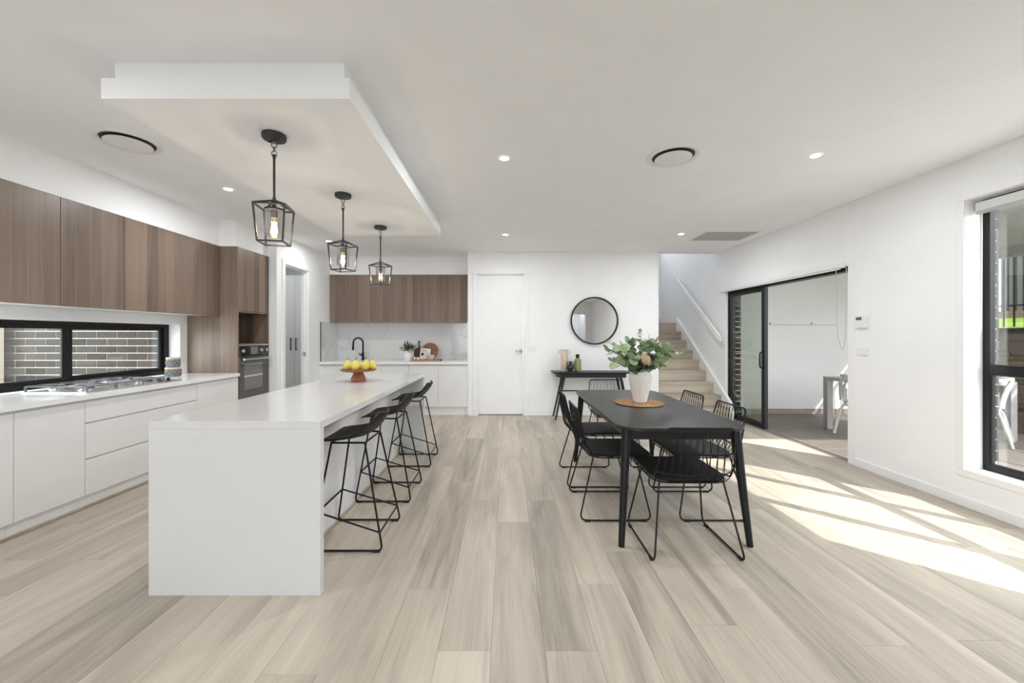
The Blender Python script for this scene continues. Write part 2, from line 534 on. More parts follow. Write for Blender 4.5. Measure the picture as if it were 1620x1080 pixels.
# ---- ceiling, roof and bulkheads
ceil = MB().box(-3.93, 3.68, -3.7, 5.36, CH, CH + .1).box(-5.3, 3.68, 5.36, 6.593, CH, CH + .1).box(-5.3, 2.41, 6.593, 7.6, CH, CH + .1)
struct('ceiling', ceil, 'ceiling_paint', 'smooth white ceiling over kitchen and dining area')
struct('roof_slab', MB().box(-4.2, 4.02, -6.6, 6.593, 2.82, 2.95).box(-5.4, 2.40, 6.593, 7.6, 2.82, 2.95), 'roof_metal')  # overhang past the rear wall is added to keep the sun out there
struct('ceiling_bulkhead', MB().box(-2.01, -.78, 1.972, 4.67, 2.50, 2.603).box(-1.977, -.82, 2.009, 4.635, 2.603, CH), 'ceiling_paint',
       'stepped white dropped ceiling panel above the island bench')
struct('ceiling_bulkhead', B(XL, XU, -3.6, 4.73, 2.385, CH), 'wall_paint', 'white bulkhead above the long row of wood-look cupboards')
struct('ceiling_bulkhead', B(XL, -3.22, 4.73, 5.36, 2.385, CH), 'wall_paint', 'white bulkhead box above the tall oven tower')
struct('ceiling_bulkhead', B(XP, -.649, 6.95, YK, 2.385, CH), 'wall_paint', 'white bulkhead above the far wood-look cupboards')

# ---- walls
WIN2 = (1.0, 3.09, .29, 2.374)
DOOR2 = (4.14, 6.46, -.012, 2.05)
struct('wall_right', MB().wall('X', XR, 3.68, (-3.6, 6.593), (-.012, 2.80), [WIN2, DOOR2]), 'wall_paint', 'white right-hand wall with tall window and sliding door')
struct('wall_right_outside', MB().wall('X', 3.69, 3.795, (-3.7, 9.4), (-.1, 2.80), [(.994, 3.097, .284, 2.38), (4.134, 6.467, -.1, 2.056)]), 'mortar',
       'outer brick skin of the right-hand wall')
struct('wall_back', MB().wall('Y', YB, 6.713, (-.649, 2.51), (-.012, 2.80), [(-.492, .283, -.012, 2.345)]), 'wall_paint', 'white wall carrying the round mirror')
struct('wall_recess', B(-.649, -.529, 6.713, 7.4, -.012, 2.80), 'wall_paint', 'side wall of the kitchen recess')
struct('wall_kitchen', B(-3.2, -.529, YK, 7.4, -.012, 2.80), 'wall_paint', 'wall behind the marble splashback')
struct('wall_pantry', MB().wall('X', -3.2, XP, (5.36, YK), (-.012, 2.80), [(5.55, 6.20, -.012, 2.32)]), 'wall_paint', 'white wall with the open pantry doorway')
struct('wall_pantry_return', MB().box(-4.8, -3.2, 5.36, 5.46, -.012, 2.80), 'wall_paint')
struct('wall_pantry_side', MB().box(-4.9, -4.8, 5.36, 7.6, -.012, 2.80).box(-4.8, -3.2, 7.45, 7.6, -.012, 2.80), 'wall_paint')
struct('wall_left', MB().wall('X', -3.93, XL, (-3.6, 5.36), (-.012, 2.80), [(2.2, 4.63, .88, 1.452)]), 'wall_paint', 'white left wall around the long low window')
struct('wall_left_outside', MB().wall('X', -4.06, -3.99, (-3.7, 4.7), (-.1, 2.80), [(2.2, 4.66, .86, 1.47)]), 'mortar')
struct('wall_rear', MB().wall('Y', -3.7, -3.6, (-3.93, 3.68), (-.012, 2.80), [(-2.4, .6, .05, 2.10), (2.55, 3.30, -.012, 2.2)]), 'wall_paint')  # the wide opening is for the added rear window
struct('wall_hall', MB().box(2.2, 2.5, -5.4, -3.7, -.012, 2.8).box(3.35, 3.68, -5.4, -3.7, -.012, 2.8).box(2.2, 3.68, -5.5, -5.4, -.012, 2.8).box(2.2, 3.68, -5.5, -3.7, 2.7, 2.8).box(2.2, 3.68, -5.5, -3.7, -.1, -.012), 'wall_paint')
struct('wall_stairwell', MB().box(2.41, 2.51, 6.713, 9.2, -.012, 5.2).wall('Y', 9.2, 9.3, (2.41, 3.68), (-.012, 5.2), [(2.65, 3.45, 3.5, 4.9)]).box(2.41, 3.68, 6.593, 9.3, 5.2, 5.3),
       'wall_paint', 'white walls enclosing the staircase')
struct('wall_stairwell_right', B(XR, 3.68, 6.593, 9.2, -.012, 5.2), 'wall_paint', 'white wall carrying the stair handrail')
struct('wall_stairwell_header', B(2.41, XR, 6.593, 6.713, CH, 5.2), 'wall_paint')

# ---- skirting boards and architraves
def skirt(name, *boxes):
    m = MB()
    for b in boxes: m.box(*b)
    struct(name, m, 'trim_white', bevel=.003)
skirt('baseboard_right', (XR - .014, XR, -3.6, 4.055, 0, .08))
skirt('baseboard_back', (-.649, -.565, YB - .014, YB, 0, .09), (.356, 2.51, YB - .014, YB, 0, .09))
skirt('baseboard_pantry', (XP, XP + .014, 5.46, 5.475, 0, .09), (XP, XP + .014, 6.275, 6.55, 0, .09))
def arch(name, axis, face, a0, a1, z1, w=.07, t=.016, z0=0.0, sill=False):
    """architrave round an opening, proud of the wall face towards the room"""
    m = MB()
    t0, t1 = (face - t, face) if t > 0 else (face, face - t)
    def bx(u0, u1, za, zb):
        m.box(t0, t1, u0, u1, za, zb) if axis == 'X' else m.box(u0, u1, t0, t1, za, zb)
    bx(a0 - w, a0, z0, z1); bx(a1, a1 + w, z0, z1); bx(a0 - w, a1 + w, z1, z1 + w)
    if sill: bx(a0 - w, a1 + w, z0 - w, z0)
    return struct(name, m, 'trim_white', bevel=.003)
arch('trim_1', 'Y', YB, -.492, .283, 2.345)
arch('trim_2', 'X', XP, 5.55, 6.20, 2.32, t=-.016)
arch('trim_3', 'X', XR, 4.14, 6.46, 2.05, w=.072, t=.008)
arch('trim_4', 'Y', -3.6, 2.55, 3.30, 2.2, t=-.016)

# ---- door_1: flush white hinged door
d1 = struct('door_1', MB().box(-.492, -.478, YB + .002, 6.70, 0, 2.345).box(.269, .283, YB + .002, 6.70, 0, 2.345).box(-.492, .283, YB + .002, 6.70, 2.331, 2.345), 'trim_white', 'flush white hinged door with short lever handle')
leaf = obj('door_leaf', B(-.476, .267, 6.632, 6.668, .012, 2.329), 'trim_white', d1, bevel=.002)
h = obj('lever_handle', MB().box(.205, .255, 6.620, 6.632, 1.04, 1.09).box(.135, .245, 6.585, 6.600, 1.055, 1.072).box(.225, .243, 6.590, 6.625, 1.054, 1.074), 'nickel', leaf, bevel=.003)
obj('sill_gap_shade', B(-.476, .267, 6.64, 6.66, .0005, .011), 'gap_shade', d1)  # dark strip standing in for the shade under the door leaf

# ---- window_1: low black sliding window above the cooktop
w1 = struct('window_1', MB().box(-3.99, -3.93, 2.2, 4.63, .88, .925).box(-3.99, -3.93, 2.2, 4.63, 1.415, 1.452).box(-3.99, -3.93, 4.575, 4.63, .925, 1.415).box(-3.99, -3.93, 2.2, 2.25, .925, 1.415),
            'black_alu', 'long low black-framed kitchen window looking onto dark brick')
def sash(par, y0, y1, x0, x1, z0, z1, s0, s1, r, nm='sash'):
    q = obj(nm, MB().box(x0, x1, y0, y0 + s0, z0, z1).box(x0, x1, y1 - s1, y1, z0, z1).box(x0, x1, y0 + s0, y1 - s1, z0, z0 + r).box(x0, x1, y0 + s0, y1 - s1, z1 - r, z1), 'black_alu', par, bevel=.002)
    xm = (x0 + x1) / 2
    obj('pane', B(xm - .003, xm + .003, y0 + s0, y1 - s1, z0 + r, z1 - r), 'window_glass', q)
    return q
sash(w1, 3.565, 4.575, -3.975, -3.955, .925, 1.415, .06, .05, .035)
sash(w1, 2.25, 3.575, -3.952, -3.932, .925, 1.415, .045, .055, .03)

# ---- window_2: tall black window on the right
w2 = struct('window_2', MB().box(3.69, 3.73, 1.0, 3.09, .29, .335).box(3.69, 3.73, 1.0, 3.09, 2.335, 2.374).box(3.69, 3.735, 3.043, 3.09, .335, 2.335).box(3.69, 3.73, 1.0, 1.04, .335, 2.335)
            .box(3.69, 3.745, 1.04, 3.043, 1.025, 1.105).box(3.692, 3.75, 2.41, 2.49, .335, 1.025).box(3.692, 3.75, 2.41, 2.49, 1.105, 2.335).box(3.692, 3.75, 1.66, 1.74, .335, 1.025).box(3.692, 3.75, 1.66, 1.74, 1.105, 2.335),
            'black_alu', 'tall black-framed window with a transom beside the right edge', bevel=.003)
for (a, b) in ((1.04, 1.67), (1.73, 2.42), (2.48, 3.043)):
    for (z0, z1) in ((.335, 1.03), (1.10, 2.335)):
        obj('pane', B(3.711, 3.717, a, b, z0, z1), 'window_glass', w2)
obj('glazing_bead', MB().box(3.694, 3.711, 3.030, 3.043, .335, 1.03).box(3.694, 3.711, 2.48, 3.030, .335, .35), 'black_alu', w2)
obj('reveal_lining', MB().box(3.55, 3.69, 3.0885, 3.0905, .29, 2.374).box(3.55, 3.69, 1.0, 3.09, .288, .2905), 'trim_white', w2)
arch('trim_5', 'X', XR, 1.0, 3.09, 2.374, w=.055, t=.006, z0=.29, sill=True)

# ---- door_2: sliding glass door stacked open at its far end
d2 = struct('door_2', MB().box(3.585, 3.685, 6.43, 6.46, 0, 2.05).box(3.585, 3.685, 4.14, 6.43, 2.005, 2.05).box(3.66, 3.685, 4.14, 4.165, 0, 2.005),
            'black_alu', 'black sliding glass door slid open to the patio')
obj('sill_track', MB().box(3.575, 3.69, 4.14, 6.40, -.008, .004).box(3.60, 3.605, 4.14, 6.40, .004, .014).box(3.645, 3.65, 4.14, 6.40, .004, .014), 'skirting_tile', d2)
def slider(y0, y1, x0, x1):
    q = obj('sliding_panel', MB().box(x0, x1, y0, y0 + .07, .015, 2.0).box(x0, x1, y1 - .03, y1, .015, 2.0).box(x0, x1, y0 + .07, y1 - .03, .015, .09).box(x0, x1, y0 + .07, y1 - .03, 1.95, 2.0), 'black_alu', d2, bevel=.002)
    xm = (x0 + x1) / 2
    obj('pane', B(xm - .003, xm + .003, y0 + .07, y1 - .03, .09, 1.95), 'door_glass', q)
    return q
sl = slider(5.55, 6.425, 3.59, 3.625)
slider(5.60, 6.43, 3.637, 3.672)
obj('pull_handle', MB().tube(fillet([(3.59, 5.585, 1.10), (3.55, 5.585, 1.08), (3.545, 5.585, .98), (3.55, 5.585, .88), (3.59, 5.585, .86)], .02), .011, 8).box(3.582, 3.59, 5.565, 5.605, .85, 1.11), 'black_alu', sl, smooth=True)
dots = MB()
for zz, n in ((1.065, 30), (.975, 24)):
    for i in range(n):
        y = 6.30 - i * .0225
        dots.box(3.602, 3.604, y, y + .010, zz, zz + .014)
tag(obj('safety_dots', dots, 'grille_grey', sl), 'two rows of tiny grey safety dots on the glass')
obj('jamb_latch', B(3.64, 3.66, 4.141, 4.166, .95, 1.12), 'black_alu', d2)

# ---- windows out of the camera's view; the rear one is added for daylight
struct('window_rear_added', MB().box(-2.4, -2.34, -3.68, -3.62, .05, 2.1).box(.54, .6, -3.68, -3.62, .05, 2.1).box(-2.34, .54, -3.68, -3.62, 2.04, 2.1).box(-2.34, .54, -3.68, -3.62, .05, .11).box(-.93, -.87, -3.68, -3.62, .11, 2.04), 'black_alu')
struct('window_4', MB().box(2.65, 3.45, 9.22, 9.27, 3.5, 3.55).box(2.65, 3.45, 9.22, 9.27, 4.85, 4.9).box(2.65, 2.70, 9.22, 9.27, 3.55, 4.85).box(3.40, 3.45, 9.22, 9.27, 3.55, 4.85), 'black_alu')

# ---- brickwork seen through the windows
brick_me = obj('brick', B(0, .23, 0, .11, 0, .076), 'brick_dark', None, local=True, bevel=.002, seg=1)
def brick_wall(parent, x0, x1, yface, kz0, kz1, phase, named):
    """courses on a frontal wall facing -Y"""
    rest = MB()
    for kz in range(kz0, kz1):
        ph = phase + (0 if kz % 2 else .12)
        n0 = math.floor((x0 - ph) / .24)
        for i in range(n0, n0 + 40):
            a = ph + i * .24 + .005; b = a + .23
            if b > x1 + 1e-6 or a < x0 - .24: continue
            z = kz * .086 + .005
            if named[0] <= kz < named[1] and a > -6.2:
                c = brick_me.copy(); C.objects.link(c); c.parent = parent; c.location = Vector((a, yface, z)) - parent.location
            else: rest.box(a, b, yface, yface + .1, z, z + .076)
    if rest.v: tag(obj('brick_courses', rest, 'brick_dark', parent), kind='stuff')
bw = struct('wall_brick_return', B(-7.2, -3.99, 4.708, 4.85, -.1, 2.6), 'mortar', 'dark brick outside wall with cream mortar seen through kitchen window')
brick_wall(bw, -7.1, -3.98, 4.70, 0, 30, -4.85, (9, 18))
struct('wall_neighbour', B(-6.35, -5.81, 4.42, 4.60, -.1, 2.4), 'pier_grey', 'grey rendered pier outside the kitchen window')
pier_me = brick_me.data
def brick_column(name, label, y0, z0, z1, dx=0):
    t = struct(name, B(3.70 + dx, 3.79 + dx, y0 + .008, y0 + .22, z0, z1), 'mortar', label)
    kz = math.ceil(z0 / .086)
    while (kz + 1) * .086 <= z1:
        c = brick_me.copy(); C.objects.link(c); c.parent = t
        c.rotation_euler = (0, 0, R(90)) if kz % 2 else (0, 0, 0)
        c.scale = (1, 1, 1) if kz % 2 else (.478, 1, 1)
        p = Vector((3.799 + dx, y0, kz * .086 + .005)) if kz % 2 else Vector((3.689 + dx, y0, kz * .086 + .005))
        c.location = p - t.location
        kz += 1
    return t
brick_column('wall_brick_reveal', 'brick edge outside the tall window', 3.097, .284, 2.40, .028)
brick_column('wall_brick_reveal', 'brick edge seen through the sliding door glass', 6.467, 0.0, 2.10)
bpy.data.objects.remove(brick_me)

# ================================================================== PATIO AND GARDEN (outside the right wall)
struct('ground', B(-30, 30, -30, 30, -.4, -.13), 'concrete')
patio = struct('floor_patio', B(3.70, 7.0, 3.2, 6.8, -.12, -.022), 'tile_joint', 'brown-grey tiled patio floor beyond the sliding door')
pt = None
for i in range(6):
    for j in range(12):
        x = 3.70 + i * .55 + .002; y = 3.2 + j * .30 + .002
        if pt is None:
            pt = obj('tile', B(0, .546, 0, .296, -.01, 0), 'patio_tile', patio, local=True, bevel=.001, seg=1); pt.location = Vector((x, y, -.012)) - patio.location
        else: copy_part(pt, patio, Vector((x, y, -.012)) - patio.location)
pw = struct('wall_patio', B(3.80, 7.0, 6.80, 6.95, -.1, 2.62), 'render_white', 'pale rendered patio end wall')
for i in range(6):
    obj('skirting_tile', B(3.80 + i * .533, 3.80 + i * .533 + .53, 6.785, 6.80, -.012, .075), 'skirting_tile', pw)
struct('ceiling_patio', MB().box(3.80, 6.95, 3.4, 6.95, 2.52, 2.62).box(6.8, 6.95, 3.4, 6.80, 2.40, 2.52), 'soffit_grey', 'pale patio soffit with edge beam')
t = thing('wall_wire', 'thin wire strung between two hooks on the patio wall', 'wire', (5.05, 6.79, 1.50))
obj('strand', MB().tube([(4.49, 6.772, 1.51), (4.8, 6.772, 1.505), (5.19, 6.772, 1.51), (5.65, 6.772, 1.505)], .003, 6), 'grille_grey', t)
for x in (4.49, 5.19): obj('hook', B(x - .004, x + .004, 6.768, 6.80, 1.505, 1.545), 'grille_grey', t)

# garden retaining wall of sleepers, lawn, fence
g = struct('wall_retaining', B(7.15, 7.25, .5, 11.0, -.13, 1.42), 'soil', 'brown timber sleeper retaining wall below the lawn')
for kz in range(8):
    for j in range(5):
        y0 = .6 + j * 2.1 + (0.9 if kz % 2 else 0) - .6
        obj('sleeper', B(7.05, 7.15, y0 + .004, y0 + 2.096, -.13 + kz * .195 + .003, -.13 + kz * .195 + .192), 'sleeper', g, bevel=.004, seg=1)
lawn = struct('lawn', MB().add([(7.05, -1, 1.43), (7.05, 12, 1.43), (8.6, 12, 1.62), (8.6, -1, 1.62), (8.9, 12, 1.62), (8.9, -1, 1.62), (7.05, -1, 1.35), (7.05, 12, 1.35), (8.9, 12, 1.35), (8.9, -1, 1.35)],
          [(0, 3, 2, 1), (3, 5, 4, 2), (0, 1, 7, 6), (4, 5, 9, 8), (6, 7, 8, 9), (0, 6, 9, 5, 3), (1, 2, 4, 8, 7)]), 'grass', 'bright green strip of lawn above the sleepers')
f = thing('boundary_fence', 'charcoal ribbed metal boundary fence behind the lawn', 'fence', (8.95, 6, 1.62))
obj('plinth', B(8.92, 8.98, 1, 12, 1.62, 1.76), 'sleeper', f)
for j in range(14):
    y0 = 1.0 + j * .78
    m = MB()
    zig = []
    for q in range(7):
        yy = y0 + q * .11
        zig += [(yy, 0), (yy + .07, 0), (yy + .085, .03), (yy + .105, .03)]
    n = len(zig)
    m.add([(8.93 + d, y, z) for z in (1.76, 3.1) for y, d in zig] + [(8.945 + d, y, z) for z in (1.76, 3.1) for y, d in zig],
          [(i, i + 1, n + i + 1, n + i) for i in range(n - 1)] + [(2 * n + i, 2 * n + i + 1, 3 * n + i + 1, 3 * n + i) for i in range(n - 1)])
    obj('ribbed_panel', m, 'fence_grey', f)
f = thing('pool_fence', 'black tubular balustrade on the sleeper wall', 'fence', (7.2, 6, 1.43))
obj('rail', MB().box(7.18, 7.22, 1.0, 10.5, 2.62, 2.66), 'black_metal', f)
obj('rail', MB().box(7.18, 7.22, 1.0, 10.5, 1.74, 1.76), 'black_metal', f)
for j in range(80):
    y = 1.05 + j * .118
    obj('baluster', B(7.192, 7.208, y - .008, y + .008, 1.43, 2.62), 'black_metal', f)

# patio table and moulded chairs
t = thing('patio_table', 'white patio table with thick square legs beyond the sliding door', 'table', (5.5, 5.33, -.012))
obj('tabletop', B(4.58, 6.45, 5.03, 5.77, .69, .735), 'alu_light', t, bevel=.004)
for x in (4.58, 6.37):
    for y in (5.03, 5.69): obj('leg', B(x, x + .08, y, y + .08, -.012, .69), 'alu_light', t, bevel=.003)
def patio_chair(label, loc, rz):
    t = thing('patio_chair', label, 'chair', loc, rz, 'white moulded patio chairs')
    sm = MB().grid(lambda u, v: ((u - .5) * (.46 - .05 * (1 - v)), -.20 + v * .43, .45 + .012 * (2 * u - 1) ** 2 - .03 * max(0, v - .85) ** 1 * 3), 10, 10)
    se = obj('seat', sm, 'outdoor_white', t, True, local=True); se.modifiers.new('solid', 'SOLIDIFY').thickness = .025
    for sx in (-1, 1):
        obj('leg', MB().tube(fillet([(sx * .19, .19, .44), (sx * .235, .21, .36), (sx * .245, .245, .004)], .08), .018, 8), 'outdoor_white', t, True, local=True)
        obj('leg', MB().tube(fillet([(sx * .20, -.17, .62), (sx * .195, -.17, .44), (sx * .235, -.215, .33), (sx * .245, -.29, .004)], .08), [.014] * 8 + [.018] * 5 + [.016], 8), 'outdoor_white', t, True, local=True)
    obj('stretcher', MB().tube([(-.22, -.18, .40), (.22, -.18, .40)], .014, 8), 'outdoor_white', t, True, local=True)
    # interwoven loops of the back, each a part
    for (w, zt, sk) in ((.25, .80, 0), (.17, .79, .05), (.17, .79, -.05)):
        pts = []
        for k in range(25):
            a = PI * k / 24
            x = -w * math.cos(a) + sk * math.sin(a)
            z = .46 + (zt - .46) * math.sin(a) ** .7
            pts.append((x, -.19 - .06 * math.sin(a) - .04 * (1 - (x / .27) ** 2), z))
        obj('back_loop', MB().tube(pts, .014, 8), 'outdoor_white', t, True, local=True)
    obj('top_rail', MB().tube([(-.27, -.10, .775), (-.2, -.23, .80), (0, -.285, .81), (.2, -.23, .80), (.27, -.10, .775)], .018, 8), 'outdoor_white', t, True, local=True)
    return t
patio_chair('white moulded loop-back chair at the patio table, seen through the sliding door', (4.76, 5.195, -.012), R(-90))
patio_chair('white moulded loop-back chair seen through the tall window', (5.95, 5.05, -.012), R(38))

# ================================================================== KITCHEN, LEFT RUN
def upper_unit(label, y0, y1, doors):
    t = thing('upper_cabinet', label, 'cabinet', (-3.6, (y0 + y1) / 2, 1.555), group='wood-look cupboards above the kitchen window')
    obj('carcass', B(XL + .006, XU - .02, y0 + .001, y1 - .001, 1.56, 2.383), 'cabinet_white', t)
    for a, b in doors:
        obj('door', B(XU - .019, XU, a + .0018, b - .0018, 1.553, 2.383), 'wood_laminate', t, bevel=.001, seg=1)
upper_unit('wood-look overhead cupboard nearest the camera at the left edge', 2.03, 3.043, ((2.03, 2.54), (2.54, 3.043)))
upper_unit('middle wood-look overhead cupboard with two doors above the cooktop', 3.043, 4.09, ((3.043, 3.545), (3.545, 4.09)))
upper_unit('wood-look overhead cupboard next to the oven tower', 4.09, 4.725, ((4.09, 4.725),))

def base_unit(label, y0, y1, fronts):
    t = thing('base_cabinet', label, 'cabinet', (-3.5, (y0 + y1) / 2, 0), group='white handleless base cabinets along the left wall')
    obj('carcass', B(XL, XB - .021, y0 + .001, y1 - .001, .115, .84), 'cabinet_white', t)
    obj('finger_rail', B(XB - .021, XB - .012, y0, y1, .815, .84), 'groove_shade', t)
    for nm, a, b, z0, z1 in fronts:
        obj(nm, B(XB - .02, XB, a + .0015, b - .0015, z0, z1), 'cabinet_white', t, bevel=.0015, seg=1)
    obj('kickboard', B(-3.27, -3.25, y0 + .0008, y1 - .0008, .0, .115), 'trim_white', t)
base_unit('white base cabinet nearest the camera at the left edge', 1.60, 2.577, (('door', 1.60, 2.08, .115, .82), ('door', 2.08, 2.577, .115, .82)))
base_unit('narrow white single-door base cabinet left of the drawers', 2.577, 3.013, (('door', 2.577, 3.013, .115, .82),))
base_unit('white three-drawer cabinet under the gas cooktop', 3.013, 4.10, (('drawer_front', 3.013, 4.10, .665, .82), ('drawer_front', 3.013, 4.10, .392, .655), ('drawer_front', 3.013, 4.10, .115, .382)))
base_unit('white base cabinet beside the oven tower', 4.10, 4.727, (('door', 4.10, 4.727, .115, .82),))
tag(obj('floor_bead', MB().prism([(-3.25, 1.6), (-3.236, 1.6), (-3.236, 4.73), (-3.25, 4.73)], 0, .018), 'oak_stair', bevel=.004), 'thin oak bead along the floor under the left base cabinets', 'trim')
wt = obj('kitchen_worktop', B(XL, -3.17, 1.55, 4.728, .841, .88), 'quartz_lit', bevel=.002)
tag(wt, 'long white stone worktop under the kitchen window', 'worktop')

# gas cooktop
t = thing('gas_cooktop', 'stainless five-burner gas cooktop with dark trivets set in the worktop', 'cooktop', (-3.49, 3.52, .88))
obj('hob_plate', B(-3.75, -3.24, 3.07, 3.97, .8802, .888), 'steel', t, bevel=.003)
burn = [(-3.62, 3.20, .035), (-3.37, 3.20, .045), (-3.49, 3.44, .06), (-3.62, 3.67, .045), (-3.37, 3.67, .035)]
for (x, y, r) in burn:
    b = obj('burner', MB().lathe([(r * 1.25, .888), (r * 1.25, .893), (r, .898), (r, .905)], 20, (x, y, 0)), 'steel', t, True)
    obj('burner_cap', MB().lathe([(r * .92, .905), (r * .92, .912), (r * .8, .914)], 20, (x, y, 0)), 'iron', b, True)
for (y0, y1) in ((3.085, 3.315), (3.325, 3.555), (3.565, 3.785)):
    m = MB(); z = .928
    ym = (y0 + y1) / 2
    m.bar((-3.73, y0, z), (-3.26, y0, z), .011); m.bar((-3.73, y1, z), (-3.26, y1, z), .011)
    m.bar((-3.73, y0, z), (-3.73, y1, z), .011); m.bar((-3.26, y0, z), (-3.26, y1, z), .011)
    for xx in ((-3.62, -3.37) if y0 != 3.325 else (-3.49,)):
        m.bar((xx, y0, z + .003), (xx, ym - .025, z + .003), .009); m.bar((xx, ym + .025, z + .003), (xx, y1, z + .003), .009)
    m.bar((-3.73, ym, z + .003), (-3.55, ym, z + .003), .009); m.bar((-3.44, ym, z + .003), (-3.26, ym, z + .003), .009)
    for xx in (-3.73, -3.26):
        for yy in (y0, y1): m.box(xx - .006, xx + .006, yy - .006, yy + .006, .888, z)
    obj('trivet', m, 'trivet_metal', t)
for i, x in enumerate((-3.66, -3.57, -3.48, -3.39, -3.30)):
    obj('knob', MB().lathe([(.021, .888), (.020, .894), (.015, .897), (.015, .914), (.012, .917)], 16, (x, 3.88, 0)), 'black_plastic' if i % 2 == 0 else 'iron', t, True)

# two stacked grey jars by the window
def jar(label, c, r, h):
    t = thing('jar', label, 'jar', c, group='stacked grey jars beside the kitchen window')
    obj('body', MB().lathe([(r * .90, 0), (r, .012), (r, h * .80), (r * .97, h * .84)], 28), 'candle_grey', t, True, local=True)
    m = MB()
    for k in range(9):                       # raised diamond ribs
        for s_ in (-1, 1):
            pts = [((r + .001) * math.cos(a), (r + .001) * math.sin(a), .014 + (h * .8 - .02) * u) for u in (0, .25, .5, .75, 1) for a in (2 * PI * k / 9 + s_ * u * .7,)]
            m.tube(pts, .0022, 5)
    obj('rib_pattern', m, 'grey_alu', t, True, local=True)
    obj('lid', MB().lathe([(r * .98, h * .84), (r * .99, h * .97), (r * .95, h), (.0001, h)], 28), 'cork', t, True, local=True)
jar('wider patterned grey jar on the worktop, lower of the two by the window', (-3.655, 4.36, .8805), .072, .098)
jar('smaller patterned grey jar standing on top of the other jar', (-3.655, 4.36, .9790), .062, .108)

# oven tower and oven
t = thing('oven_tower', 'tall wood-look oven tower with an open niche above the oven', 'cabinet', (-3.5, 5.04, 0))
Y0, Y1 = 4.732, 5.352
obj('side_panel', B(XL, -3.20, Y0, Y0 + .018, 0, 2.383), 'wood_laminate', t, bevel=.001, seg=1)
obj('side_panel', B(XL, -3.20, Y1 - .018, Y1, 0, 2.383), 'wood_laminate', t, bevel=.001, seg=1)
obj('back_panel', B(XL, XL + .012, Y0 + .018, Y1 - .018, .1, 2.383), 'wood_laminate', t)
for z in (2.365, 1.605, 1.205, .545): obj('shelf', B(XL + .012, -3.205, Y0 + .018, Y1 - .018, z, z + .018), 'wood_laminate', t)
obj('door', B(-3.22, -3.20, Y0 + .020, Y1 - .020, 1.625, 2.363), 'wood_laminate', t, bevel=.001, seg=1)
obj('drawer_front', B(-3.22, -3.20, Y0 + .020, Y1 - .020, .115, .542), 'wood_laminate', t, bevel=.001, seg=1)
obj('kickboard', B(-3.27, -3.25, Y0 + .018, Y1 - .018, 0, .115), 'trim_white', t)
t = thing('wall_oven', 'black built-in wall oven with glass door and steel handle', 'oven', (-3.5, 5.04, .563))
ya, yb = Y0 + .020, Y1 - .020
obj('body', B(-3.74, -3.225, ya + .01, yb - .01, .566, 1.203), 'iron', t)
cp = obj('control_panel', B(-3.225, -3.196, ya, yb, 1.075, 1.203), 'oven_black', t, bevel=.002)
obj('display', B(-3.1965, -3.195, 4.965, 5.105, 1.09, 1.185), 'oven_glass_window', cp)
for y in (5.175, 5.285, 4.82):
    obj('knob', MB().lathe([(.024, 0), (.022, .014), (.017, .018), (.0001, .018)], 20).xf(Matrix.Translation((-3.196, y, 1.138)) @ Matrix.Rotation(R(90), 4, 'Y')), 'chrome', cp, True)
od = obj('door', B(-3.225, -3.194, ya, yb, .568, 1.068), 'oven_glass', t, bevel=.002)
obj('glass_window', B(-3.1945, -3.193, ya + .09, yb - .13, .66, .98), 'oven_glass_window', od)
obj('rack', MB().box(-3.1935, -3.1925, ya + .09, yb - .13, .815, .835), 'grille_grey', od)
obj('handle', MB().tube([(-3.155, ya + .03, 1.035), (-3.155, yb - .005, 1.035)], .011, 10).box(-3.194, -3.155, ya + .05, ya + .065, 1.03, 1.04).box(-3.194, -3.155, yb - .04, yb - .025, 1.03, 1.04), 'chrome', od, True)
obj('top_strip', B(-3.20, -3.192, ya, yb, 1.200, 1.212), 'chrome', t)

# ================================================================== PANTRY
t = thing('pantry_cupboard', 'tall pale pantry cupboard with black handles seen through the open doorway', 'cupboard', (-3.75, 7.15, 0))
obj('carcass', B(-4.75, -3.21, 6.925, 7.44, .0, 2.37), 'cabinet_white', t)
for a, b, hx in ((-4.72, -4.20, None), (-4.196, -3.682, -3.735), (-3.678, -3.22, -3.645)):
    d = obj('door', B(a, b, 6.90, 6.922, .08, 2.365), 'cabinet_white', t, bevel=.0015, seg=1)
    if hx: obj('handle', MB().box(hx - .006, hx + .006, 6.868, 6.878, 1.07, 1.28).box(hx - .006, hx + .006, 6.868, 6.90, 1.075, 1.085).box(hx - .006, hx + .006, 6.868, 6.90, 1.265, 1.275), 'black_metal', d)
d3 = struct('door_3', MB().box(-3.2, XP, 5.55, 5.562, 0, 2.32).box(-3.2, XP, 6.188, 6.20, 0, 2.32).box(-3.2, XP, 5.562, 6.188, 2.308, 2.32), 'trim_white', 'white lining of the pantry doorway')
obj('strike_plate', B(-3.175, -3.13, 6.186, 6.1882, 1.0, 1.07), 'nickel', d3)
obj('door_stop', B(-3.16, -3.148, 6.18, 6.188, 0, 2.308), 'trim_white', d3)

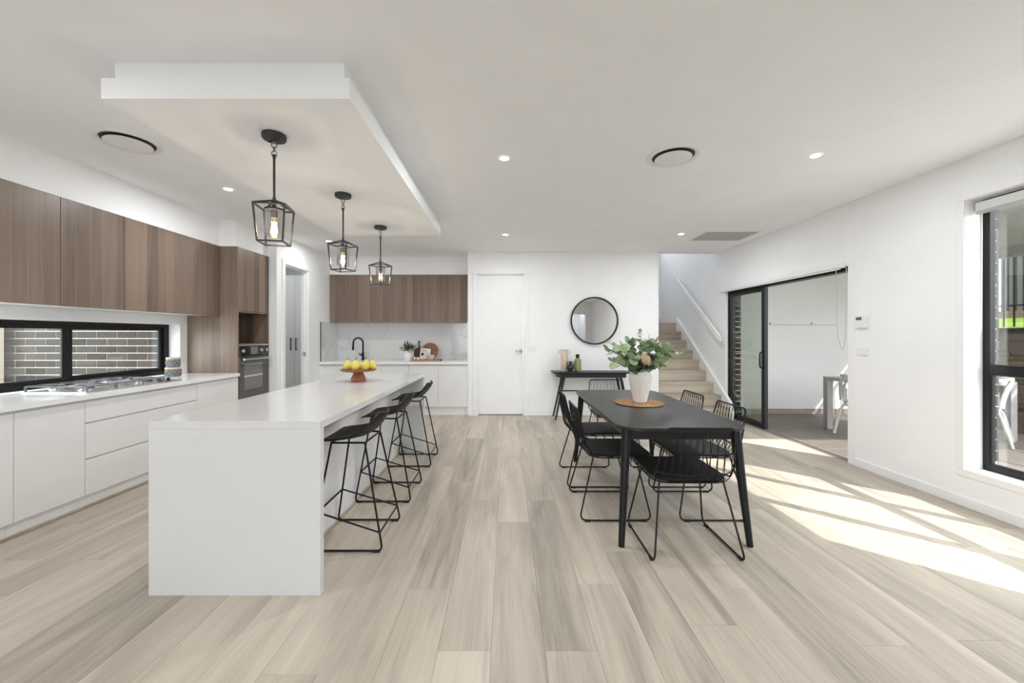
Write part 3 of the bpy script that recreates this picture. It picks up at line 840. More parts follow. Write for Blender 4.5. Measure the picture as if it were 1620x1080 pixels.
# ================================================================== KITCHEN, FAR RECESS
t = thing('upper_cabinet', 'wide wood-look overhead cupboard above the marble splashback', 'cabinet', (-1.87, 7.1, 1.555))
obj('carcass', B(-3.085, -.652, 6.972, YK - .013, 1.56, 2.383), 'cabinet_white', t)
n = 5
for i in range(n):
    a = -3.085 + i * (2.433 / n); b = a + 2.433 / n
    obj('door', B(a + .001, b - .001, 6.952, 6.971, 1.553, 2.378), 'wood_laminate', t, bevel=.0008, seg=1)
def far_base(label, x0, x1, doors):
    t = thing('base_cabinet', label, 'cabinet', ((x0 + x1) / 2, 6.9, 0), group='white base cabinets in the far recess')
    obj('carcass', B(x0, x1, 6.621, YK, .135, .845), 'cabinet_white', t)
    obj('finger_rail', B(x0, x1, 6.612, 6.621, .82, .845), 'groove_shade', t)
    for a, b in doors: obj('door', B(a + .0015, b - .0015, 6.60, 6.62, .138, .822), 'cabinet_white', t, bevel=.0015, seg=1)
    obj('kickboard', B(x0, x1, 6.65, 6.665, 0, .135), 'trim_white', t)
far_base('white far base cabinet below the black tap', XP + .002, -1.63, ((XP, -2.59), (-2.59, -2.08), (-2.08, -1.63)))
far_base('white two-door far base cabinet beside the white door', -1.628, -.651, ((-1.628, -1.14), (-1.14, -.651)))
tag(obj('far_worktop', B(XP + .001, -.640, 6.572, YK - .001, .846, .89), 'quartz_lit', bevel=.002), 'white stone worktop in the far recess with tap and plant', 'worktop')
t = thing('splashback', 'grey-veined marble splashback behind the far worktop', 'splashback', (-1.87, 7.26, .89))
obj('slab', B(XP + .012, -.651, YK - .012, YK - .0005, .891, 1.552), 'marble_splash', t)
obj('slab', B(XP + .0005, XP + .012, 6.62, YK - .012, .891, 1.552), 'marble_splash', t)
obj('slab', B(-.661, -.650, 6.62, YK - .012, .891, 1.552), 'marble_splash', t)
obj('edge_strip', B(XP + .0005, XP + .014, 6.612, 6.619, .891, 1.553), 'iron', t)
t = thing('power_point', 'small white power point on the marble splashback', 'power point', (-.66, 6.9, 1.05))
obj('plate', B(-.669, -.662, 6.84, 6.95, 1.02, 1.09), 'plate_white', t, bevel=.002)
for y in (6.87, 6.92): obj('socket', B(-.6705, -.669, y - .012, y + .012, 1.045, 1.065), 'grille_grey', t)

# black gooseneck tap
t = thing('kitchen_tap', 'matt black gooseneck kitchen tap on the far worktop', 'tap', (-2.56, 7.08, .89))
obj('base', MB().lathe([(.028, 0), (.028, .01), (.022, .014), (.022, .13), (.016, .135)], 20), 'black_metal', t, True, local=True)
pts = [(0, 0, .12), (0, 0, .30)] + [(-.075 + .075 * math.cos(a), -.03 + .03 * math.cos(a), .30 + .09 * math.sin(a)) for a in [PI * k / 12 for k in range(1, 13)]] + [(-.15, -.06, .24)]
obj('spout', MB().tube(pts, .0145, 12), 'black_metal', t, True, local=True)
obj('spray_head', MB().tube([(-.15, -.06, .26), (-.153, -.061, .19), (-.154, -.062, .175)], [.016, .019, .017], 12), 'black_metal', t, True, local=True)
obj('lever', MB().tube([(-.02, -.005, .09), (-.045, -.012, .092), (-.065, -.016, .12)], [.016, .014, .006], 10), 'black_metal', t, True, local=True)

# plant in a two-handled white pot
YC = 6.86
def KX(px, Y): return (px - 802) * Y / 630
t = thing('pot', 'small white pot with two loop handles on the far worktop', 'pot', (KX(645, YC), YC, .8905))
obj('body', MB().lathe([(.052, 0), (.066, .02), (.078, .07), (.078, .105), (.064, .135), (.060, .15), (.066, .162), (.060, .163), (.054, .15), (.058, .13), (.0001, .12)], 28), 'pot_white', t, True, local=True)
for sx in (-1, 1):
    obj('handle', MB().tube([(sx * .060, 0, .150), (sx * .082, 0, .162), (sx * .098, 0, .145), (sx * .096, 0, .118), (sx * .074, 0, .100)], .009, 8), 'pot_white', t, True, local=True)
t = thing('potted_plant', 'bushy green plant with narrow leaves growing in the white pot', 'plant', (KX(645, YC), YC, 1.012))
rg = random.Random(5)
leafm = None
for k in range(90):
    az = rg.uniform(0, 2 * PI); el = rg.uniform(.15, 1.45); L = rg.uniform(.08, .13); base = Vector((rg.uniform(-.035, .035) , rg.uniform(-.03, .03), rg.uniform(0, .07)))
    if leafm is None:
        m = MB().add([(0, 0, 0), (.25, .075, .04), (.6, .065, .05), (1, 0, 0), (.6, -.065, .05), (.25, -.075, .04), (.5, 0, 0)], [(0, 1, 6), (1, 2, 6), (2, 3, 6), (3, 4, 6), (4, 5, 6), (5, 0, 6)])
        lf = obj('leaf', m, 'leaf_pot', t, local=True); leafm = lf
    else: lf = copy_part(leafm, t, (0, 0, 0))
    lf.location = base + Vector((math.cos(az) * math.cos(el), math.sin(az) * math.cos(el), math.sin(el))) * .06
    lf.rotation_euler = (rg.uniform(-.5, .5), -el, az); lf.scale = (L, L * 1.2, L)
obj('stem', MB().tube([(0, 0, 0), (.01, 0, .10)], .006, 6).tube([(0, 0, 0), (-.03, .01, .11)], .005, 6).tube([(0, 0, 0), (.035, -.01, .1)], .005, 6), 'stem_green', t, local=True)

# boards, card, eggs, bowl
t = obj('paddle_board', MB().lathe([(.0001, 0), (.098, 0), (.10, .004), (.10, .018), (.098, .022), (.0001, .022)], 36).xf(Matrix.Translation((KX(663, 7.2), 7.20, 1.008)) @ Matrix.Rotation(R(80), 4, 'X')), 'dark_board', None, True)
hb = obj('handle', MB().tube([(KX(663, 7.2), 7.206, 1.10), (KX(662.5, 7.2), 7.218, 1.17), (KX(662.5, 7.2), 7.226, 1.225)], [.017, .011, .021], 10), 'dark_board', t, True)
tag(t, 'dark round paddle board with handle leaning on the splashback behind the card', 'board')
tag(obj('round_board', MB().lathe([(.0001, 0), (.143, 0), (.146, .004), (.146, .016), (.143, .02), (.0001, .02)], 44).xf(Matrix.Translation((KX(680, 7.15), 7.17, 1.046)) @ Matrix.Rotation(R(76), 4, 'X')), 'walnut', None, True),
    'large round reddish wooden board leaning on the splashback', 'board')
YD = 6.80
t = thing('serving_board', 'long wooden serving board lying flat under eggs and bowl', 'board', (KX(674, YD), YD, .8903))
obj('board', MB().prism([(KX(650, YD), YD - .09), (KX(692, YD), YD - .09), (KX(697, YD), YD - .02), (KX(692, YD), YD + .10), (KX(650, YD), YD + .10)], .8905, .906), 'light_board', t, bevel=.004)
obj('handle', MB().prism([(KX(692, YD), YD + .0), (KX(698.5, YD), YD + .03), (KX(698.5, YD), YD + .06), (KX(692, YD), YD + .07)], .8905, .918), 'dark_board', t, bevel=.004)
t = thing('recipe_card', 'cream printed card with a dark round picture propped on the far worktop', 'card', (KX(671, 7.0), 7.0, .9065))
rot = Matrix.Translation((KX(671, 7.0), 7.03, .908)) @ Matrix.Rotation(R(-14), 4, 'X') @ Matrix.Rotation(R(4), 4, 'Y')
obj('board', B(-.09, .09, 0, .008, 0, .19).xf(rot), 'paper', t)
obj('print', MB().lathe([(.0001, 0), (.026, 0), (.026, .0008), (.0001, .0008)], 20).xf(rot @ Matrix.Translation((-.045, -.0005, .085)) @ Matrix.Rotation(R(90), 4, 'X')), 'ink', t)
m = MB()
for i in range(3): m.box(-.06 + .03 * i, -.04 + .03 * i, -.0012, 0, .14 + .004 * (i % 2), .152 + .004 * (i % 2))
for i in range(5): m.box(.0, .07 - .008 * (i % 3), -.0012, 0, .12 - i * .017, .122 - i * .017)
obj('lettering', m.xf(rot), 'ink', t)
for px, dy, lb in ((656.5, 0, 'leftmost pale brown egg on the wooden serving board, beside the white pot'), (660.5, .052, 'pale brown egg behind the leftmost pair on the serving board'), (662.0, -.045, 'front pale brown egg, second from the left on the serving board'),
                   (667.8, -.02, 'pale brown egg in the middle of the serving board below the card'), (673, .015, 'rightmost pale brown egg on the serving board, nearest the clay bowl')):
    y = YD + dy - .01
    e = obj('egg', MB().sphere((KX(px, y), y, .9068 + .023), .023, 16, 10, (1.2, 1.0, 1.0)), 'egg', None, True)
    tag(e, lb, 'egg', 'eggs on the serving board')
tag(obj('clay_bowl', MB().lathe([(.045, 0), (.058, .012), (.066, .05), (.066, .088), (.060, .088), (.058, .05), (.0001, .02)], 28, (KX(681.5, 6.78), 6.78, .9068)), 'bowl_clay', None, True), 'small ribbed clay bowl at the end of the serving board', 'bowl')

# ================================================================== ISLAND
IX0, IX1, IY0, IY1 = -1.829, -.953, 2.032, 4.59
t = thing('island_bench', 'long white stone island bench with waterfall ends', 'island', ((IX0 + IX1) / 2, (IY0 + IY1) / 2, 0))
obj('worktop', B(IX0, IX1, IY0, IY1, .85, .89), 'quartz', t, bevel=.0015)
obj('waterfall_panel', B(IX0, IX1, IY0, IY0 + .042, 0, .8499), 'quartz', t, bevel=.0015)
obj('waterfall_panel', B(IX0, IX1, IY1 - .042, IY1, 0, .8499), 'quartz', t, bevel=.0015)
obj('body', B(IX0 + .03, -1.236, IY0 + .043, IY1 - .043, .0, .849), 'cabinet_white', t)
L = (IY1 - IY0 - .086) / 3
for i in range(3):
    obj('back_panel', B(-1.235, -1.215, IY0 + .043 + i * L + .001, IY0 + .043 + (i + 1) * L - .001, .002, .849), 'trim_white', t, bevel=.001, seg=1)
for i in range(4):
    w = (IY1 - IY0 - .086) / 4
    obj('drawer_front', B(IX0 + .01, IX0 + .03, IY0 + .043 + i * w + .0015, IY0 + .043 + (i + 1) * w - .0015, .115, .82), 'cabinet_white', t, bevel=.001, seg=1)
obj('floor_bead', B(-1.215, -1.201, IY0 + .043, IY1 - .043, 0, .016), 'oak_stair', t, bevel=.004)

# fruit stand with pears
FX, FY = -1.417, 3.80
t = thing('cake_stand', 'reddish wooden cake stand on the island holding pears', 'stand', (FX, FY, .8903))
obj('pedestal', MB().lathe([(.066, 0), (.070, .006), (.066, .03), (.050, .065), (.046, .085), (.052, .094)], 32), 'red_wood', t, True, local=True)
obj('plate', MB().lathe([(.05, .092), (.15, .098), (.163, .108), (.163, .116), (.156, .116), (.148, .108), (.0001, .106)], 48), 'walnut', t, True, local=True)
pear_prof = [(.0001, 0), (.018, .001), (.032, .012), (.038, .03), (.036, .048), (.027, .066), (.018, .08), (.012, .09), (.006, .095), (.0001, .095)]
pears = [(-.092, -.035, 'leftmost yellow pear on the wooden stand'), (.0, -.075, 'front middle yellow pear on the wooden stand'), (.082, -.045, 'front right yellow pear on the wooden stand'),
         (-.035, .05, 'yellow pear at the back left of the wooden stand'), (.055, .06, 'yellow pear at the back of the wooden stand'), (.128, .018, 'rightmost yellow pear on the wooden stand, half hidden')]
p0 = None
for i, (dx, dy, lb) in enumerate(pears):
    loc = (FX + dx, FY + dy, .8903 + .1085); rz = i * 1.1
    if p0 is None:
        p0 = thing('pear', lb, 'pear', loc, rz, 'pears on the stand')
        bd = obj('flesh', MB().lathe(pear_prof, 20), 'pear_skin', p0, True, local=True)
        obj('stalk', MB().tube([(0, 0, .093), (.003, 0, .108), (.014, 0, .120)], [.0028, .0022, .003], 6), 'pear_stem', p0, True, local=True)
    else: dup(p0, loc, rz, lb)

# ================================================================== PENDANT LANTERNS
def pendant(label, y, rz):
    x = -1.362
    t = thing('pendant_lantern', label, 'pendant light', (x, y, 1.86), rz, 'lantern pendants above the island')
    z = lambda h: h - 1.86
    obj('canopy', MB().lathe([(.060, z(2.472)), (.065, z(2.478)), (.065, z(2.4995))], 32).tube([(.03, -.02, z(2.474)), (.03, -.02, z(2.462))], .005, 8).tube([(-.03, .02, z(2.474)), (-.03, .02, z(2.462))], .005, 8), 'lantern_metal', t, True, local=True)
    m = MB().tube([(0, 0, z(2.475)), (0, 0, z(2.455))], .008, 8)
    for zc, rx in ((2.440, 0), (2.415, 1), (2.388, 0)):
        pts = []
        for k in range(14):
            a = 2 * PI * k / 14; rr = .014 if not rx else .011
            pts.append((rr * math.cos(a) * (1 - rx), rr * math.cos(a) * rx, z(zc) + rr * 1.25 * math.sin(a)))
        m.tube(pts, .0032, 6, closed=True)
    obj('chain', m, 'nickel', t, True, local=True)
    obj('stem', MB().tube([(0, 0, z(2.372)), (0, 0, z(2.125))], .0068, 10).tube([(0, 0, z(2.385)), (0, 0, z(2.365))], .009, 10).tube([(0, 0, z(2.135)), (0, 0, z(2.11))], .010, 10), 'lantern_metal', t, True, local=True)
    a, b, zt, zb = .0825, .066, z(2.076), z(1.867)
    sq = [(-1, -1), (1, -1), (1, 1), (-1, 1)]
    m = MB()
    w = .009
    for i in range(4):
        p, q = sq[i], sq[(i + 1) % 4]
        m.bar((p[0] * a, p[1] * a, zt), (q[0] * a, q[1] * a, zt), w)
        m.bar((p[0] * b, p[1] * b, zb), (q[0] * b, q[1] * b, zb), w)
        m.bar((p[0] * a, p[1] * a, zt + .004), (p[0] * b, p[1] * b, zb - .004), w)
        m.bar((p[0] * a, p[1] * a, zt), (0, 0, z(2.118)), w)
    obj('cage', m, 'lantern_metal', t, local=True)
    obj('socket', MB().lathe([(.052, z(2.056)), (.052, z(2.066)), (.012, z(2.07)), (.012, z(2.115))], 24).lathe([(.018, z(2.012)), (.018, z(2.056))], 20), 'lantern_metal', t, True, local=True)
    gl = obj('glass_shade', MB().lathe([(.050, z(2.056)), (.050, z(1.905)), (.0475, z(1.905)), (.0475, z(2.056))], 32, caps=False), 'lantern_glass', t, True, local=True)
    bu = obj('bulb', MB().lathe([(.012, z(2.012)), (.016, z(2.0)), (.026, z(1.975)), (.030, z(1.95)), (.027, z(1.928)), (.015, z(1.915)), (.0001, z(1.912))], 20), 'bulb_glass', t, True, local=True)
    m = MB()
    for k in range(4):
        an = k * PI / 2 + .4
        m.tube([(.012 * math.cos(an), .012 * math.sin(an), z(1.992)), (.010 * math.cos(an), .010 * math.sin(an), z(1.932))], .0014, 6)
    obj('filament', m, 'filament', bu, local=True)
    ld = bpy.data.lights.new('pendant_bulb_light', 'POINT'); ld.energy = 5.0; ld.color = (1, .88, .72); ld.shadow_soft_size = .02
    lo = bpy.data.objects.new('pendant_bulb_light', ld); lo.location = (0, 0, z(1.955)); C.objects.link(lo); lo.parent = t
pendant('black cage lantern pendant nearest the camera, largest of the three', 2.33, R(11.6))
pendant('middle black cage lantern pendant above the island', 3.31, R(-10.6))
pendant('farthest black cage lantern pendant, smallest of the three', 4.29, R(-26.4))

# ================================================================== CEILING FIXTURES
LAMP_W = 12.5
def downlight(label, x, y, z=CH, w=None):
    t = thing('downlight', label, 'downlight', (x, y, z), group='recessed ceiling downlights')
    obj('trim_ring', MB().lathe([(.036, -.004), (.044, -.005), (.048, -.0005)], 28, caps=False), 'vent_white', t, True, local=True)
    obj('lens', MB().lathe([(.0001, -.0035), (.036, -.0035), (.036, -.001), (.0001, -.001)], 24), 'lamp_white', t, True, local=True)
    ld = bpy.data.lights.new('downlight_lamp', 'AREA'); ld.shape = 'DISK'; ld.size = .07; ld.energy = w or LAMP_W; ld.color = (.93, .965, 1)
    lo = bpy.data.objects.new('downlight_lamp', ld); lo.location = (0, 0, -.008); C.objects.link(lo); lo.parent = t
downlight('lit downlight in the middle of the ceiling, nearer of two in line', -.02, 3.085)
downlight('lit downlight on the right of the ceiling beside the round vent', 2.356, 3.04)
downlight('lit downlight left of the dropped panel above the kitchen cupboards', -2.617, 3.74)
downlight('lit downlight in the middle of the ceiling in front of the white door', -.02, 5.43)
downlight('lit downlight near the return-air grille', 2.36, 5.40)
downlight('lit downlight behind the middle lantern near the pantry door', -2.596, 5.80, CH, 7)
for x, y, lb in ((-.02, .6, 'lit ceiling downlight above the viewpoint, outside the picture'), (2.36, .6, 'lit ceiling downlight out of view near the tall window'), (-2.6, 1.2, 'lit ceiling downlight out of view at the near end of the kitchen')):
    downlight(lb, x, y)
downlight('unseen ceiling downlight added to brighten the pantry', -3.9, 6.2, CH, 4)  # unseen lamp, added so the pantry is not dark
downlight('unseen ceiling downlight added to brighten the hall behind the viewpoint', 2.9, -4.5, CH, 6)  # unseen lamp, added to lighten the hall in the mirror

def round_vent(label, x, y, r):
    t = thing('ceiling_vent', label, 'vent', (x, y, CH), group='round ceiling air vents')
    obj('outer_ring', MB().lathe([(r, -.0005), (r * .985, -.010), (r * .90, -.014), (r * .80, -.006), (r * .79, -.001)], 56, caps=False), 'vent_white', t, True, local=True)
    obj('throat', MB().lathe([(.0001, -.0015), (r * .80, -.0015), (r * .80, -.0008), (.0001, -.0008)], 48), 'vent_dark', t, True, local=True)
    obj('disc', MB().lathe([(.0001, -.024), (r * .66, -.024), (r * .70, -.020), (r * .68, -.016), (.0001, -.016)], 56), 'vent_white', t, True, local=True)
    obj('hub', MB().lathe([(.02, -.016), (.02, -.0015)], 16), 'vent_dark', t, True, local=True)
round_vent('round white ceiling air vent to the right above the dining table', 1.273, 3.05, .192)
round_vent('round white ceiling air vent above the left kitchen cupboards', -2.68, 2.82, .192)
t = thing('return_grille', 'rectangular grey return-air grille in the ceiling near the stairs', 'grille', (3.0, 5.5, CH))
obj('frame', MB().box(2.62, 3.36, 5.24, 5.262, CH - .008, CH - .0005).box(2.62, 3.36, 5.748, 5.77, CH - .008, CH - .0005).box(2.62, 2.642, 5.262, 5.748, CH - .008, CH - .0005).box(3.338, 3.36, 5.262, 5.748, CH - .008, CH - .0005), 'vent_white', t)
obj('backing', B(2.642, 3.338, 5.262, 5.748, CH - .0015, CH - .0005), 'vent_dark', t)
for i in range(24):
    y = 5.266 + i * .0201
    obj('slat', B(2.642, 3.338, y, y + .013, CH - .006, CH - .002), 'grille_grey', t)

# ================================================================== BAR STOOLS
def make_stool(label, loc, rz):
    t = thing('bar_stool', label, 'stool', loc, rz, 'black bar stools along the island')
    prof = [(.188, .652), (.165, .664), (.11, .670), (.05, .668), (-.01, .668), (-.065, .677), (-.110, .700), (-.147, .738), (-.178, .782), (-.202, .826)]
    wid = [.165, .190, .204, .208, .207, .204, .198, .184, .155, .095]
    def fn(u, v):
        s_ = u * (len(prof) - 1); i = min(int(s_), len(prof) - 2); f = s_ - i
        y = prof[i][0] * (1 - f) + prof[i + 1][0] * f; z = prof[i][1] * (1 - f) + prof[i + 1][1] * f
        w = wid[i] * (1 - f) + wid[i + 1] * f; q = 2 * v - 1
        back = max(0, (u - .55) / .45)
        return (q * w, y + back * .035 * q * q, z + (.006 + .042 * min(1, max(0, (u - .25) / .4))) * abs(q) ** 2.5 * (1 - .6 * back))
    se = obj('seat_shell', MB().grid(fn, 36, 18), 'black_plastic', t, True, local=True)
    md = se.modifiers.new('solid', 'SOLIDIFY'); md.thickness = .013; md.offset = -1
    sd = se.modifiers.new('smooth', 'SUBSURF'); sd.levels = 1; sd.render_levels = 1
    for sx in (-1, 1):
        pts = fillet([(sx * .150, -.095, .655), (sx * .205, -.222, .009), (sx * .205, .222, .009), (sx * .150, .115, .655)], .03, 5)
        lf = obj('leg_frame', MB().tube(pts, .0065, 8), 'black_metal', t, True, local=True)
        for y in (-.185, .185): obj('foot', B(sx * .205 - .008, sx * .205 + .008, y - .022, y + .022, .0, .012), 'rubber', lf, local=True)
        fp = lambda yb, z: (sx * (.205 - .055 * z / .646), yb, z)
        obj('side_bar', MB().tube([fp(-.203, .115), fp(.185, .235)], .0055, 8), 'black_metal', t, True, local=True)
    x1 = .205 - .055 * .115 / .646; x2 = .205 - .055 * .235 / .646
    obj('rear_bar', MB().tube([(-x1, -.203, .115), (x1, -.203, .115)], .0055, 8), 'black_metal', t, True, local=True)
    obj('footrest', MB().tube([(-x2, .185, .235), (x2, .185, .235)], .0065, 8), 'black_metal', t, True, local=True)
    obj('seat_brace', MB().tube([(-.150, -.095, .655), (.150, -.095, .655)], .0065, 8).tube([(-.150, .115, .655), (.150, .115, .655)], .0065, 8).tube([(-.150, -.095, .655), (-.150, .115, .655)], .0065, 8).tube([(.150, -.095, .655), (.150, .115, .655)], .0065, 8), 'black_metal', t, True, local=True)
    return t
s1 = make_stool('black moulded bar stool nearest the camera at the island', (-.985, 2.645, 0), R(90))
dup(s1, (-.985, 3.37, 0), R(90), 'middle black moulded bar stool at the island')
dup(s1, (-.985, 4.22, 0), R(90), 'farthest black moulded bar stool at the island')

# ================================================================== DINING TABLE
TX, TYa, TYb = 1.125, 2.462, 4.24
t = thing('dining_table', 'black-stained oak dining table with rounded corners', 'table', (TX, (TYa + TYb) / 2, 0))
pts = []
hw, hl, r = .425, (TYb - TYa) / 2, .13
for cx, cy, a0 in ((hw - r, -(hl - r), -90), (hw - r, hl - r, 0), (-(hw - r), hl - r, 90), (-(hw - r), -(hl - r), 180)):
    for k in range(9):
        a = R(a0 + k * 90 / 8)
        x, y = cx + r * math.cos(a), cy + r * math.sin(a)
        pts.append((x * (1 - .035 * (abs(y) / hl) ** 2), y * (1 - .03 * (abs(x) / hw) ** 2)))
obj('tabletop', MB().prism(pts, .726, .75), 'black_oak', t, bevel=.006, local=True)
for b_ in ((-.34, .34, -.775, -.755), (-.34, .34, .755, .775), (-.345, -.325, -.755, .755), (.325, .345, -.755, .755)):
    obj('apron', B(*b_, .655, .7255), 'black_oak', t, local=True)
for sx in (-1, 1):
    for sy in (-1, 1):
        obj('leg', MB().tube([(sx * .405, sy * .845, 0), (sx * .375, sy * .805, .40), (sx * .352, sy * .775, .7255)], [.019, .026, .031], 20), 'black_oak_leg', t, True, local=True)

tag(obj('placemat', MB().lathe([(.0001, 0), (.197, 0), (.203, .005), (.199, .010), (.14, .011), (.0001, .010)], 48, (1.125, 3.385, .7502)), 'jute', None, True), 'round woven jute placemat under the white vase', 'placemat')
VX, VY, VZ = 1.132, 3.385, .762
tag(obj('vase', MB().lathe([(.048, 0), (.054, .004), (.066, .06), (.082, .13), (.093, .185), (.094, .215), (.084, .245), (.064, .262), (.056, .270), (.058, .280), (.052, .281), (.050, .268), (.075, .24), (.082, .2), (.04, .03), (.0001, .02)], 44, (VX, VY, VZ)), 'vase_cream', None, True),
    'large cream ceramic vase on the dining table', 'vase')

# bouquet in the vase: branches are its parts, leaves their sub-parts
bq = thing('bouquet', 'loose bouquet of grey-green eucalyptus with a banksia flower in the cream vase', 'bouquet', (VX, VY, VZ + .15))
rg = random.Random(21)
def leaf_mesh():
    m = MB(); n = 10
    vs = [(0, 0, 0)]
    for k in range(n):
        a = 2 * PI * k / n
        x = .5 + .5 * math.cos(a); y = .46 * math.sin(a) * (1 - .12 * math.cos(a))
        vs.append((x, y, .10 * abs(y) - .10 * (x - .4) ** 2))
    vs[0] = (.5, 0, -.02)
    m.add(vs, [(0, 1 + k, 1 + (k + 1) % n) for k in range(n)])
    return m
protos = {}
def leaf(par, mat_, loc, direction, size, roll):
    if mat_ not in protos:
        lf = obj('leaf', leaf_mesh(), mat_, par, True, local=True); protos[mat_] = lf
    else: lf = copy_part(protos[mat_], par, (0, 0, 0))
    d = Vector(direction).normalized()
    q = d.to_track_quat('X', 'Z') @ Quaternion((1, 0, 0), roll)
    lf.rotation_mode = 'QUATERNION'; lf.rotation_quaternion = q
    lf.location = loc; lf.scale = (size, size, size)
def branch(tip, mat_, nleaf, size, bend=.06, start=.30, lab=None):
    tip = Vector(tip); pts = []
    side = Vector((tip.y, -tip.x, 0)); side = side.normalized() if side.length > 1e-4 else Vector((1, 0, 0))
    for k in range(9):
        u = k / 8
        p = Vector((tip.x * u ** 1.5, tip.y * u ** 1.5, .0 + tip.z * (1 - (1 - u) ** 1.25)))
        r_xy = math.hypot(p.x, p.y)
        if p.z < .14 and r_xy > .035: p.x *= .035 / r_xy; p.y *= .035 / r_xy
        pts.append(p + side * bend * math.sin(u * PI) * .4 * u)
    t = obj('eucalyptus_branch', MB().tube(pts, [.003 - .0018 * k / 8 for k in range(9)], 6), 'stem_green', bq, True, local=True)
    tag(t, lab)
    for k in range(nleaf):
        u = start + (1 - start) * (k // 2 + .5) / ((nleaf + 1) // 2)
        s_ = u * 8; i = min(int(s_), 7); p = pts[i].lerp(pts[i + 1], s_ - i)
        tg = (pts[i + 1] - pts[i]).normalized()
        perp = tg.cross(Vector((rg.uniform(-1, 1), rg.uniform(-1, 1), rg.uniform(-.3, 1)))).normalized()
        if k % 2: perp = -perp
        leaf(t, mat_, p, perp + tg * .35 + Vector((0, 0, rg.uniform(-.15, .35))), size * rg.uniform(.75, 1.2) * (1.1 - .35 * u), rg.uniform(-.9, .9))
    if nleaf: leaf(t, mat_, pts[-1], tip.normalized() + Vector((0, 0, .1)), size * .7, rg.uniform(-.6, .6))
SPREAD = 1.22
spots = [((-.22, .02, .30), 'leaf_euc', 12, .085), ((-.15, -.10, .33), 'leaf_euc', 14, .10), ((-.07, .05, .36), 'leaf_euc', 14, .095), ((.05, -.02, .38), 'leaf_euc', 14, .095),
         ((.13, .06, .36), 'leaf_euc', 14, .09), ((.18, -.08, .30), 'leaf_euc', 14, .085), ((.21, .05, .25), 'leaf_pale', 12, .07), ((-.20, -.05, .20), 'leaf_pale', 12, .085),
         ((-.10, -.15, .24), 'leaf_euc', 12, .09), ((.12, -.16, .20), 'leaf_euc', 12, .075), ((.0, -.17, .24), 'leaf_dark', 12, .075), ((.06, -.10, .22), 'leaf_dark', 12, .075),
         ((-.06, -.08, .24), 'leaf_dark', 10, .075), ((.17, .0, .32), 'leaf_pale', 12, .085), ((.08, .14, .30), 'leaf_euc', 12, .085), ((-.12, .13, .30), 'leaf_euc', 12, .09)]
for tip, mt, nl, sz in spots: branch((tip[0] * SPREAD, tip[1] * 1.1, tip[2] * .97), mt, nl + 4, sz)
branch((-.285, -.02, .36), 'leaf_euc', 8, .045, .05, .62, 'thin eucalyptus sprig reaching out to the upper left of the bouquet')
branch((.01, .03, .44), 'leaf_euc', 8, .05, .05, .60, 'thin eucalyptus sprig rising highest out of the bouquet')
branch((.33, -.03, .26), 'leaf_pale', 10, .048, .05, .5, 'pale thin eucalyptus sprig reaching out to the right of the bouquet')
t = tag(obj('banksia_flower', MB().tube([(0, 0, .0), (.0, -.05, .12), (-.010, -.14, .18)], .004, 6), 'stem_green', bq, True, local=True), 'brown cone-shaped banksia flower in the middle of the bouquet')
obj('cone', MB().lathe([(.0001, -.04), (.022, -.034), (.036, -.012), (.037, .012), (.029, .042), (.016, .066), (.0001, .078)], 20).xf(Matrix.Translation((-.012, -.175, .215)) @ Matrix.Rotation(R(-18), 4, 'Y') @ Matrix.Rotation(R(12), 4, 'X')), 'protea', t, True, local=True)

